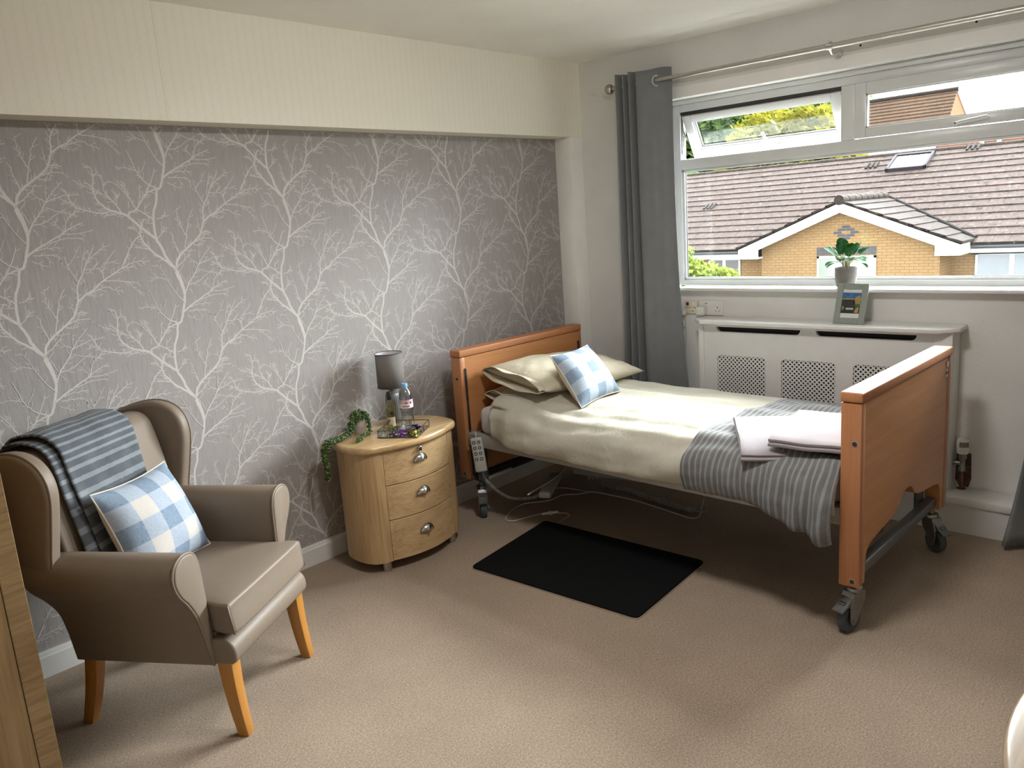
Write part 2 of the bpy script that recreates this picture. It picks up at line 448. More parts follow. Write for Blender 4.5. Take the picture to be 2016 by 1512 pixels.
def wall_left():
    mb = MB()
    mb.box(XW, 0.16, .12, .25, 0, H)
    bm = mb.bm
    strokes = []
    for s in UNIT.split(';'):
        w, p = s.split(':')
        strokes.append(([float(a) for a in w.split()], [tuple(int(c) / 1000 for c in q.split()) for q in p.split(',')]))
    DX, DZ = .5225, .5255
    rnd = random.Random(3)
    def ribbon(pts, ws, yy):
        k = len(pts)
        prev = None
        for i in range(k):
            a = Vector(pts[max(i - 1, 0)]); b = Vector(pts[min(i + 1, k - 1)])
            d = b - a
            if d.length < 1e-6: continue
            n = Vector((-d.y, d.x)).normalized()
            t = i / max(1, k - 1) * (len(ws) - 1)
            j = min(int(t), len(ws) - 2)
            w = lerp(ws[j], ws[j + 1], t - j) / 2000
            c = Vector(pts[i])
            cur = (c + n * w, c - n * w)
            if prev:
                q = [prev[0], prev[1], cur[1], cur[0]]
                if all(XW + .01 < v.x < -.119 and .1 < v.y < 1.981 for v in q):
                    f = bm.faces.new([bm.verts.new((v.x, yy, v.y)) for v in q])
                    f.material_index = 1
            prev = cur
    # one drawing of a branch, fine spurs added, repeated with a half drop
    art = []; lays = []
    for ws, pts in strokes:
        sp = [(p.x, p.y) for p in spline([(a, b, 0) for a, b in pts], 5)]
        sp = [(x + rnd.uniform(-1, 1) * .0013, z + rnd.uniform(-1, 1) * .0013) for x, z in sp]
        lay = .1198 - 8e-6 * len(lays); lays.append(1)
        art.append((sp, ws, lay))
        if ws[-1] <= 6:
            for i in range(3, len(sp) - 1):
                if rnd.random() < .42:
                    a = Vector(sp[i - 1]); b = Vector(sp[i + 1]); d = (b - a).normalized()
                    ang = rnd.choice((-1, 1)) * rnd.uniform(.6, 1.1)
                    e = Vector((d.x * math.cos(ang) - d.y * math.sin(ang), d.x * math.sin(ang) + d.y * math.cos(ang)))
                    L = rnd.uniform(.006, .022)
                    c = Vector(sp[i])
                    c = c + e * (ws[0] / 2000)
                    art.append(([tuple(c), tuple(c + e * L * .6), tuple(c + e * L + d * L * .2)], [2.2, 1.5], lay))
    for k in range(-8, 5):
        ox = -2.0047 + k * DX
        oz = 1.1673 - 3 * DZ + (DZ / 2 if k % 2 else 0)
        for n in range(0, 6):
            if oz + n * DZ - .5 > 2 or oz + n * DZ + .7 < 0: continue
            for sp, ws, lay in art:
                ribbon([(x + ox, z + oz + n * DZ) for x, z in sp], [w * .88 + .4 for w in ws], lay - 2e-6 * (k % 2 + 2 * (n % 2)))
    return struct('wall_left', mb, [M['wallpaper'], M['print']], smooth=0)
wall_left()
struct('trim_1', MB().box(XW, 0, 0, .12, 1.982, H), M['beam'])
struct('trim_2', MB().box(-.118, 0, 0, .12, 0, 1.982, .004), M['wall_smooth'])
# seam of the cream paper
struct('trim_3', MB().box(-2.525, -2.513, -.0012, .0, 1.986, 2.398), M['beam'])
# skirting with a thin cable clipped along its top
mb = MB().prism([(.12, 0), (.102, 0), (.102, .078), (.106, .084), (.106, .090), (.110, .097), (.12, .097)], 'x', XW, -.118)
struct('baseboard_left', mb, M['gloss_white'])

# window wall
WY0, WY1, WZ0, WZ1 = -2.535, -.555, 1.072, 2.108
mb = MB()
mb.box(0, .16, WY1, .25, 0, H).box(0, .16, YN, WY0, 0, H).box(0, .16, WY0, WY1, WZ1, H).box(0, .16, WY0, WY1, 0, WZ0)
struct('wall_right', mb, M['wall'])
# fascia strip over the window, with two old screw holes
mb = MB().box(-.0025, 0, -2.75, -.45, 2.108, 2.166, .001, 1)
for y, z in ((-1.62, 2.196), (-2.089, 2.2)):
    mb.cyl((-.0015, y, z), (0.001, y, z), .005, n=12, mat=1)
struct('trim_4', mb, [M['wall_smooth'], M['black']])
# boxed-in step along the foot of the window wall
mb = MB().box(-.160, 0, YN, 0, 0, .132).box(-.172, 0, YN, 0, .132, .168, .005)
struct('trim_5', mb, M['gloss_white'])
# stained hole behind the pipe, its dark depth painted as a flat patch
mb = MB().prism([(-2.092, .322), (-2.090, .20), (-2.108, .169), (-2.146, .169), (-2.156, .21), (-2.152, .33), (-2.12, .336)], 'x', -.003, .0)
struct('trim_6', mb, plain('stained_dark_recess', (.085, .045, .028), .9, 0, .5, 60))

# window
def window():
    w = thing('window_1', None, None, (.09, -1.535, 1.072)); tag(w, kind='structure')
    F = Matrix.Translation((-.09, 1.535, -1.072))
    y0, y1 = -2.500, -.570
    il, ir, ml, mr = -.618, -2.452, -1.501, -1.567
    mb = MB()
    def bar(ya, yb, za, zb, x0=.09, x1=.15, b=.004): mb.box(x0, x1, min(ya, yb), max(ya, yb), za, zb, b, 2)
    bar(y1, il, 1.088, 2.083); bar(ir, y0, 1.088, 2.083)
    bar(il, ir, 2.043, 2.083); bar(il, ir, 1.088, 1.118); bar(il, ir, 1.733, 1.79); bar(ml, mr, 1.79, 2.043)
    bar(-.555, y1, 1.09, 2.108, .10); bar(y0, -2.535, 1.09, 2.108, .10); bar(-.555, -2.535, 2.083, 2.108, .075)
    # glazing beads of the large lower pane
    for ya, yb, za, zb in ((il, il - .013, 1.118, 1.733), (ir + .013, ir, 1.118, 1.733), (il, ir, 1.118, 1.131), (il, ir, 1.72, 1.733)):
        bar(ya, yb, za, zb, .101, .118, .003)
    mb.build('window_frame', M['upvc'], w, frame=F)
    MB().box(.120, .124, ir, il, 1.118, 1.733).build('pane', M['glass'], w, 0, F)
    mb = MB()
    for ya, yb, za, zb in ((il - .013, il - .016, 1.131, 1.72), (ir + .016, ir + .013, 1.131, 1.72), (il - .013, ir + .013, 1.131, 1.134)):
        mb.box(.113, .1195, min(ya, yb), max(ya, yb), za, zb)
    mb.build('gasket', M['gasket'], w, 0, F)
    # closed casement
    sy0, sy1, gz0, gz1 = -2.447, -1.572, 1.837, 1.99
    mb = MB()
    mb.box(.075, .122, sy1 - .050, sy1, 1.793, 2.042, .004).box(.075, .122, sy0, sy0 + .05, 1.793, 2.042, .004)
    mb.box(.075, .122, sy0 + .05, sy1 - .05, gz1, 2.042, .004).box(.075, .122, sy0 + .05, sy1 - .05, 1.793, gz0, .004)
    for ya, yb, za, zb in ((sy1 - .056, sy1 - .05, gz0, gz1), (sy0 + .05, sy0 + .056, gz0, gz1), (sy0 + .05, sy1 - .05, gz0, gz0 + .006), (sy0 + .05, sy1 - .05, gz1 - .006, gz1)):
        mb.box(.084, .10, ya, yb, za, zb)
    s = mb.build('casement', M['upvc'], w, frame=F)
    MB().box(.102, .106, sy0 + .05, sy1 - .05, gz0, gz1).build('pane', M['glass'], s, 0)
    mb = MB().box(.062, .076, -2.045, -1.992, 1.798, 1.815, .004)
    mb.tube(spline([(.058, -2.012, 1.807), (.050, -2.03, 1.809), (.046, -2.07, 1.813), (.047, -2.135, 1.820)], 5), .0075, 10)
    mb.cyl((.058, -2.012, 1.807), (.066, -2.012, 1.807), .010, n=16)
    mb.cyl((.0485, -2.012, 1.807), (.059, -2.012, 1.807), .0045, n=12, mat=1)
    mb.build('handle', [M['plastic_white'], M['black']], s)
    # open top-hung casement, swung outwards from its upper edge
    th = R(31)
    hx, hz = .112, 2.030
    def T(v, wv):   # v: down the casement, wv: outwards
        return (hx + v * math.sin(th) + wv * math.cos(th), hz - v * math.cos(th) + wv * math.sin(th))
    def bar2(m, ya, yb, va, vb, wa, wb, b=.004, mat=0):
        vs = m._new(lambda: m.box(va, vb, min(ya, yb), max(ya, yb), wa, wb, b, 2, mat))
        for q in vs:
            x, z = T(q.co.x, q.co.z); q.co = Vector((x, q.co.y, z))
        bmesh.ops.recalc_face_normals(m.bm, faces=m.bm.faces[:])
    mb = MB(); a, b = -.624, -1.497; hh = .262
    bar2(mb, a, a - .052, 0, hh, -.02, .03); bar2(mb, b + .052, b, 0, hh, -.02, .03)
    bar2(mb, a - .052, b + .052, 0, .044, -.02, .03); bar2(mb, a - .052, b + .052, hh - .052, hh, -.02, .03)
    bar2(mb, a - .052, b + .052, hh - .062, hh - .05, -.008, .006, .002)
    bar2(mb, a - .052, a - .062, .044, hh - .055, -.008, .006, .002)
    bar2(mb, b + .062, b + .052, .044, hh - .055, -.008, .006, .002)
    s = mb.build('casement', M['upvc'], w, frame=F)
    mb = MB(); bar2(mb, a - .052, b + .052, .04, hh - .05, .008, .012, 0); mb.build('pane', M['glass'], s, 0)
    mb = MB(); bar2(mb, a - .058, b + .058, hh - .0655, hh - .0615, -.004, .008, 0); bar2(mb, a - .062, a - .066, .05, hh - .06, -.004, .008, 0)
    mb.build('gasket', M['gasket'], s, 0)
    mb = MB()
    hp = [T(hh - .030, -.022), T(hh - .045, -.045), T(hh - .085, -.058), T(hh - .125, -.056)]
    mb.tube(spline([(hp[0][0], -1.13, hp[0][1]), (hp[1][0], -1.118, hp[1][1]), (hp[2][0], -1.092, hp[2][1]), (hp[3][0], -1.078, hp[3][1])], 6), [.010] * 6 + [.008] * 13, 10, flat=1.0)
    bar2(mb, -1.115, -1.165, hh - .036, hh - .018, -.030, -.019)
    mb.build('handle', M['plastic_white'], s)
    mb = MB().box(.094, .15, -1.501, -.618, 2.028, 2.043, mat=0).box(.104, .112, -1.50, -.62, 2.006, 2.030, mat=1)
    mb.build('weather_seal', [M['gasket'], M['bronze_seal']], w, 0, F)
    mb = MB().tube([(.105, -.621, 2.03), (.112, -.623, 1.95), (.150, -.624, 1.90)], .004, 6).tube([(.105, -.621, 1.97), (.115, -.622, 1.86), (.13, -.622, 1.92)], .0035, 6).box(.10, .112, -.623, -.619, 1.82, 2.03)
    mb.build('stay', M['zinc'], w, frame=F)
    MB().box(-.062, .09, -2.50, -.655, 1.073, 1.0905, .005).build('window_sill', M['gloss_white'], w, frame=F)
window()

# ------------------------------------------------------------------ curtain pole and curtains
t = thing('curtain_pole', 'long brushed steel curtain pole with ball end above the window', 'curtain pole', (-.11, -1.6, 2.2))
F = Matrix.Translation((.11, 1.6, -2.2))
MB().cyl((-.11, -.325, 2.203), (-.11, -2.95, 2.197), .0105, n=20).cyl((-.11, -1.2, 2.2008), (-.11, -2.95, 2.197), .0125, n=20).build('pole', M['chrome_soft'], t, frame=F)
MB().sphere((-.11, -.293, 2.203), .029, 24).cyl((-.11, -.318, 2.203), (-.11, -.34, 2.203), .013, n=20).build('finial', M['chrome_soft'], t, frame=F)
MB().sphere((-.11, -2.98, 2.197), .029, 24).build('finial', M['chrome_soft'], t, frame=F)
for yb in (-1.522, -.42, -2.85):
    mb = MB().cyl((-.11, yb - .012, 2.2), (-.11, yb + .012, 2.2), .0165, n=20)
    mb.tube([(-.11, yb, 2.19), (-.085, yb, 2.172), (-.03, yb, 2.172), (.0, yb, 2.172)], .0065, 10).cyl((-.007, yb, 2.172), (.0, yb, 2.172), .017, n=20)
    mb.cyl((-.125, yb, 2.217), (-.10, yb, 2.217), .007, n=12)
    mb.build('bracket', M['chrome'], t, frame=F)

def curtain(prof_top, prof_low, label, z1, z0, name='curtain', push=None):
    """prof: (y, x) section points from one edge to the other"""
    n = 12
    A = spline([(p[1], p[0], 0) for p in prof_top], n); B = spline([(p[1], p[0], 0) for p in prof_low], n)
    nu = len(A) - 1; nv = 44
    def fn(u, v):
        i = round(u * nu); z = lerp(z1, z0, v)
        f = v ** 3.2
        p = A[i].lerp(B[i], f)
        top = math.exp(-v * 30)
        x = p.x + .012 * fbm(i * .11, z * 1.3, 3) * v; y = p.y + .014 * fbm(i * .05 + 9, z * 1.1, 5) * v
        if push: x = min(x, push(z))
        return (x, y, z + .004 * math.sin(i * .12) * top)
    mb = MB(); mb.grid(fn, nu, nv)
    c0 = (-.11, (prof_top[0][0] + prof_top[-1][0]) / 2, z0)
    t = thing(name, label, 'curtain', c0)
    Fi = Matrix.Translation((-c0[0], -c0[1], -c0[2]))
    mb.build('drape', M['curtain'], t, 60, Fi, solid=.003, solid_off=0)
    return t, Fi
push = lambda z: -.012 if z > .25 else lerp(-.185, -.012, sstep(.12, .5, z))
top = [(-.345, -.05), (-.362, -.15), (-.398, -.07), (-.412, -.155), (-.440, -.07), (-.450, -.155), (-.480, -.075), (-.497, -.152), (-.555, -.137), (-.600, -.113), (-.640, -.086), (-.672, -.072)]
low = [(-.315, -.05), (-.345, -.165), (-.392, -.06), (-.418, -.18), (-.455, -.06), (-.480, -.18), (-.515, -.07), (-.540, -.185), (-.615, -.168), (-.690, -.13), (-.750, -.105), (-.800, -.088)]
t, Fi = curtain(top, low, 'grey eyelet curtain bunched beside the bed head, under the ball end', 2.262, .03, push=push)
for y, x in ((-.602, -.112),):
    MB().lathe([(.022, -.004), (.030, -.004), (.031, 0), (.030, .004), (.022, .004), (.020, 0), (.022, -.004)], (x - .001, y, 2.199), 24, axis='y').build('eyelet', M['chrome'], t, frame=Fi @ Matrix.Translation((x, y, 2.199)) @ Matrix.Rotation(R(-32), 4, 'Z') @ Matrix.Translation((-x, -y, -2.199)))
push2 = lambda z: lerp(-.20, -.035, sstep(.14, .7, z))
topr = [(-2.44, -.03), (-2.455, -.15), (-2.49, -.06), (-2.51, -.16), (-2.55, -.06), (-2.575, -.165), (-2.61, -.06), (-2.64, -.165), (-2.68, -.06), (-2.71, -.16), (-2.76, -.06), (-2.79, -.03)]
lowr = [(-2.335, -.205), (-2.355, -.275), (-2.42, -.215), (-2.45, -.285), (-2.52, -.215), (-2.55, -.285), (-2.62, -.215), (-2.65, -.285), (-2.72, -.215), (-2.75, -.285), (-2.80, -.215), (-2.83, -.22)]
curtain(topr, lowr, 'grey curtain at the frame edge, hem just above the carpet', 2.262, .025, push=push2)

# ------------------------------------------------------------------ radiator cover and what stands on or by it
def rad_cover():
    x, y0, y1, z0, z1 = -.1225, -2.119, -.832, .168, .908
    t = thing('radiator_cover', 'white painted radiator cover with pierced grilles below the window', 'radiator cover', (-.06, -1.48, z0))
    F = Matrix.Translation((.06, 1.48, -z0))
    # front board with its openings: cut into bands
    slots = [(-.936, -1.397), (-1.475, -1.936)]
    grs = [(-.938, -1.212), (-1.297, -1.573), (-1.657, -1.933)]
    gz0, gz1, sz0 = .27, .735, .864
    mb = MB()
    ya, yb = -2.018, -.857
    def b(a, c, za, zb): mb.box(x, x + .018, min(a, c), max(a, c), za, zb)
    b(ya, yb, z0, gz0); b(ya, yb, gz1, sz0)
    ed = [yb] + [e for g in grs for e in g] + [ya]
    for i in range(0, len(ed), 2): b(ed[i], ed[i + 1], gz0, gz1)
    ed = [yb] + [e for g in slots for e in g] + [ya]
    for i in range(0, len(ed), 2): b(ed[i], ed[i + 1], sz0, z1)
    # rounded lower corners of the slots, rounded corners of the grilles
    def corner(yc, zc, sy, sz, r):
        pts = [(yc, zc)] + [(yc + sy * (r - r * math.sin(k * math.pi / 12)), zc + sz * (r - r * math.cos(k * math.pi / 12))) for k in range(7)]
        mb.prism(pts, 'x', x, x + .018)
    for a, c in slots: corner(a, sz0, -1, 1, .026); corner(c, sz0, 1, 1, .026)
    for a, c in grs:
        for zc, sz in ((gz0, 1), (gz1, -1)): corner(a, zc, -1, sz, .022); corner(c, zc, 1, sz, .022)
    mb.box(x + .018, x + .03, ya, yb, z0, z0 + .05)
    mb.build('front_board', M['gloss_white'], t, frame=F)
    for a, c in ((-.832, -.862), (-2.012, -2.085)):
        mb = MB()
        c2, a2 = min(a, c), max(a, c)
        mb.box(x - .010, x + .016, c2, a2, z0, z1, .003)
        w = a2 - c2
        for k in (.25, .5, .75):
            mb.box(x - .013, x - .009, c2 + w * k - w * .07, c2 + w * k + w * .07, .24, .72, .0015, 1)
        mb.box(x + .016, -.003, (a2 - .016) if a > -1 else c2, a2 if a > -1 else c2 + .016, z0, z1)
        mb.build('side_panel', M['gloss_white'], t, frame=F)
    pts = [(-.003, -.800), (-.125, -.806), (-.190, -.872), (-.190, -2.030), (-.125, -2.112), (-.003, -2.112)]
    MB().prism(pts, 'z', .908, .930, .006, 3).prism([(p[0] * .9 - .0, lerp(p[1], -1.47, .02)) for p in pts], 'z', .898, .9085).build('top_shelf', M['gloss_white'], t, frame=F)
    for a, c in grs:
        mb = MB(); p = .0229; h = .0064; nx = round((a - c) / p); nz = round((gz1 - gz0) / p); px = (a - c) / nx; pz = (gz1 - gz0) / nz
        for i in range(nx * 2):
            for j in range(nz * 2):
                o_y = c + i * px / 2; o_z = gz0 + j * pz / 2
                fy = (i % 2 == 1); fz = (j % 2 == 1)
                Y = lambda s: o_y + (px / 2 - s if fy else s); Z = lambda s: o_z + (pz / 2 - s if fz else s)
                q = [(h, 0), (px / 2, 0), (px / 2, pz / 2 - h), (px / 2 - h, pz / 2), (0, pz / 2), (0, h)]
                mb.face([(x + .006, Y(s), Z(r)) for s, r in q])
        bmesh.ops.remove_doubles(mb.bm, verts=mb.bm.verts[:], dist=.0002)
        mb.build('grille', M['gloss_white'], t, 0, F, solid=.003, solid_off=0, normals=True)
    mb = MB()
    for a, c in slots: mb.box(x + .02, x + .028, c - .01, a + .01, sz0 - .004, z1 - .004).box(x + .012, x + .03, c, a, sz0 - .006, sz0 + .004)
    mb.box(x + .035, x + .04, ya + .02, yb - .02, z0, gz1 + .03)  # black sheet added behind the grilles for the dark inside of the cover
    mb.build('slot_mesh_and_shade_sheet', plain('black_slot_mesh_and_shade', (.012, .012, .012), .9), t, 0, F)
rad_cover()

def pot_plant():
    c = (.008, -1.568, 1.0905)
    t = thing('potted_plant', 'small leafy plant in a grey cement pot on the window sill', 'plant', c)
    MB().lathe([(0, 0), (.036, 0), (.042, .006), (.048, .03), (.0505, .06), (.0505, .098), (.046, .098), (.0455, .086), (0, .086)], n=40).build('pot', plain('pale_cement', (.20, .187, .178), .95, 0, .1, 40, .3, 200), t, 50)
    MB().lathe([(0, .092), (.02, .0925), (.0455, .089)], n=24).build('soil', plain('bark_chips', (.13, .085, .06), .95, 0, .5, 150, 1, 150), t, 60)
    rnd = random.Random(11)
    mb = MB(); st = MB()
    for k in range(34):
        a = k * 2.4 + rnd.uniform(-.3, .3); el = rnd.uniform(.25, 1.25) if k > 7 else rnd.uniform(-.1, .45)
        L = rnd.uniform(.035, .085); s = rnd.uniform(.75, 1.15)
        d = Vector((math.cos(a) * math.cos(el), math.sin(a) * math.cos(el), math.sin(el)))
        base = Vector((math.cos(a) * .012, math.sin(a) * .012, .092)); tip = base + Vector((0, 0, .028)) + d * L
        st.tube(spline([base, base + Vector((0, 0, .03)) + d * .012, tip], 4), .0014, 5)
        side = d.cross(Vector((0, 0, 1))).normalized(); up = side.cross(d)
        dd = (d * .85 + Vector((0, 0, -.35 if el < .5 else .1))).normalized(); up = side.cross(dd)
        Lf, Wf = .056 * s, .050 * s
        def leaf(u, v, tip=tip, dd=dd, side=side, up=up, Lf=Lf, Wf=Wf):
            w = math.sin(math.pi * min(1, u * .97 + .03)) ** .62 * Wf * (1.05 - .25 * u)
            q = (v - .5) * 2
            return tip + dd * (Lf * u) + side * (w * q * .62) + up * (-.010 * u * u + .006 * abs(q) * math.sin(math.pi * u))
        mb.grid(leaf, 8, 4)
    g = NT('rubber_plant_leaf'); nz = g.noise(g.coord(), 45, 3)
    lm = g.finish(g.ramp(nz, [(.3, (.018, .085, .03)), (.55, (.04, .14, .045)), (.75, (.12, .22, .12))]), .8, 0, None, Specular_IOR_Level=.08)
    mb.build('leaves', lm, t, 180)
    st.build('stems', plain('pale_green_stem', (.35, .33, .2), .6), t, 180)
pot_plant()

def photo_frame():
    # stands on the cover's shelf, leaning back
    c = Vector((-.128, -1.632, .930)); lean = R(17); yaw = R(-4)
    t = thing('photo_frame', 'sage green frame holding a garden photograph, standing on the radiator cover', 'picture frame', c, yaw)
    W2, Hh = .074, .196
    Rm = Matrix.Rotation(lean, 4, 'Y')
    mb = MB(); bw, hz = .0295, .042
    mb.box(-.004, .006, -W2, -W2 + bw, 0, Hh, .0015, 1).box(-.004, .006, W2 - bw, W2, 0, Hh, .0015, 1)
    mb.box(-.004, .006, -W2 + bw, W2 - bw, 0, .030, .0015, 1).box(-.004, .006, -W2 + bw, W2 - bw, Hh - .028, Hh, .0015, 1)
    mb.box(.004, .007, -W2 + .002, W2 - .002, .002, Hh - .002)
    mb.build('surround', plain('sage_green_frame', (.235, .27, .235), .5, 0, .06, 90), t, frame=Rm)
    mb = MB(); iw = W2 - bw
    mb.box(-.001, .003, -iw, iw, .030, Hh - .028, mat=0)
    # the printed view: sky, hedge line, house, lawn, dark foreground, on a white card
    def q(y0, y1, z0, z1, m, d=0): mb.box(-.0014 - d, -.001, y0, y1, z0, z1, mat=m)
    q(-iw, iw, .052, .152, 3); q(-iw, iw, .118, .152, 1, .0001); q(-iw, iw, .118, .124, 5, .0002)
    q(-iw, -.012, .086, .114, 4, .0002); q(-iw, .018, .100, .112, 3, .0003); q(.020, iw - .004, .090, .106, 3, .0002)
    mb.prism([(-iw + .002, .128), (-iw + .010, .140), (-.016, .128), (-.020, .098), (-iw + .002, .098)], 'x', -.0019, -.001, mat=5)
    mb.prism([(-.026, .080), (-iw + .004, .082), (-iw + .006, .056), (-.020, .056)], 'x', -.0019, -.001, mat=5)
    mb.prism([(iw - .014, .082), (iw - .004, .086), (iw - .006, .068), (iw - .010, .066)], 'x', -.0019, -.001, mat=5)
    q(-.014, .022, .070, .078, 6, .0004); q(-.030, .030, .166, .1675, 7)
    pm = [plain('white_print_card', (.62, .63, .64), .4), plain('print_sky_blue', (.03, .13, .30), .4, 0, .4, 60), plain('p2', (.5, .5, .5)),
          plain('print_dark_hedge', (.018, .025, .02), .4, 0, .6, 200), plain('print_lawn_green', (.05, .11, .03), .4, 0, .5, 200), plain('print_ochre_house', (.36, .23, .08), .4, 0, .4, 200),
          plain('print_pale_lettering', (.5, .5, .46), .4, 0, .6, 600), plain('print_grey_lettering', (.3, .3, .3), .4)]
    mb.build('photograph', pm, t, 0, Rm)
    MB().prism([(.0, .11), (.004, .11), (.004, 0), (.0, 0)], 'y', -.015, .015).build('strut', M['black'], t, frame=Matrix.Translation((.034, 0, 0.0)) @ Matrix.Rotation(R(-8), 4, 'Y'))
photo_frame()

# sockets and plugs on the window wall
def socket_pair():
    t = thing('socket_outlet', 'cream single socket plate with a red switch, by the curtain', 'socket', (0, -.718, .938))
    F = Matrix.Translation((0, .718, -.938))
    MB().box(-.012, 0, -.760, -.676, .938, 1.012, .003).build('plate', M['plastic_cream'], t, frame=F)
    MB().box(-.0165, -.011, -.706, -.690, .985, 1.004, .002).build('switch', plain('dark_red_neon', (.12, .012, .01), .3), t, frame=F)
    MB().box(-.0135, -.011, -.745, -.727, .985, 1.004, .002).build('label_plate', M['plastic_white'], t, frame=F)
    mb = MB()
    for y in (-.686, -.698, -.712, -.736, -.748): mb.box(-.0128, -.0115, y - .004, y + .004, .972, .9755)
    mb.box(-.0128, -.0115, -.733, -.728, .951, .957)
    mb.build('pin_slot', M['black'], t, 0, F)
    t = thing('socket_outlet', 'white double socket plate above the radiator cover, one half free', 'socket', (0, -.846, .933))
    F = Matrix.Translation((0, .846, -.933))
    MB().box(-.010, 0, -.914, -.772, .933, 1.014, .003).build('plate', M['plastic_white'], t, frame=F)
    for y in (-.815, -.862): MB().box(-.0135, -.009, y - .008, y + .008, .985, 1.004, .002).build('switch', M['plastic_white'], t, frame=F)
    mb = MB()
    mb.box(-.0108, -.0095, -.884, -.880, .972, .981)
    for y in (-.872, -.893): mb.box(-.0108, -.0095, y - .0035, y + .0035, .957, .960)
    mb.box(-.0108, -.0095, -.900, -.897, .968, .972); mb.box(-.0140, -.013, -.822, -.808, .997, 1.0)
    mb.build('pin_slot', M['black'], t, 0, F)
    o = MB().box(-.052, -.010, -.818, -.768, .934, .982, .008, 3).build('plug', M['plastic_white'], None, recentre=True)
    tag(o, 'white plug top pushed into the double socket', 'plug')
    t = thing('plug', 'small white plug with a thin cord hanging beside the curtain', 'plug', (-.026, -.680, .935))
    F = Matrix.Translation((.026, .680, -.935))
    MB().box(-.040, -.012, -.692, -.668, .932, .956, .005).build('body', M['plastic_white'], t, frame=F)
    MB().tube(spline([(-.026, -.680, .935), (-.018, -.684, .90), (-.012, -.684, .816), (-.011, -.676, .74), (-.011, -.663, .697), (-.011, -.672, .64), (-.011, -.688, .58), (-.012, -.69, .40), (-.012, -.69, .20)], 6), .0026, 6).build('cord', M['cable_white'], t, 180, F)
    o = MB().box(-.012, 0, -.678, -.652, .863, .895, .002).box(-.0135, -.0115, -.668, -.665, .868, .890, mat=1).build('wall_clip', [M['plastic_white'], M['plastic_grey']], None, recentre=True)
    tag(o, 'tiny white plastic holder on the wall under the cream socket', 'wall clip')
socket_pair()

def valve():
    c = (-.036, -2.124, .168)
    t = thing('radiator_valve', 'white thermostatic radiator valve on a brown pipe, right of the cover', 'radiator valve', c)
    F = Matrix.Translation((-c[0], -c[1], -c[2]))
    x, y = c[0], c[1]
    def rib(a, h): return 1 + .02 * math.cos(24 * a)
    MB().lathe([(0, .338), (.022, .338), (.0245, .345), (.0245, .36), (.0262, .365), (.0262, .398), (.022, .407), (0, .408)], (x, y, 0), 72, ang=rib).build('head', M['plastic_white'], t, 50, F)
    mb = MB()
    for k in range(7):
        a = R(205 + (k - 3) * 13)
        for v in mb._new(lambda: mb.box(-.0008, .0008, -.0016, .0016, .372, .396)):
            v.co = Vector((x + .0268 * math.cos(a) + v.co.x, y + .0268 * math.sin(a) + v.co.y, v.co.z))
    mb.build('head_slots', M['black'], t, 0, F)
    MB().lathe([(0, .255), (.016, .255), (.016, .27), (.013, .275), (.013, .31), (.017, .315), (.017, .338), (0, .338)], (x, y, 0), 20).cyl((x, y, .29), (x + .0, y + .045, .29), .011, n=16).build('body', M['zinc'], t, frame=F)
    MB().cyl((x, y, .168), (x, y, .255), .0085, n=16).lathe([(.0085, .168), (.02, .168), (.02, .171), (.0085, .172)], (x, y, 0), 20).build('pipe', plain('brown_painted_pipe', (.11, .055, .03), .5, 0, .3, 60), t, frame=F)
valve()
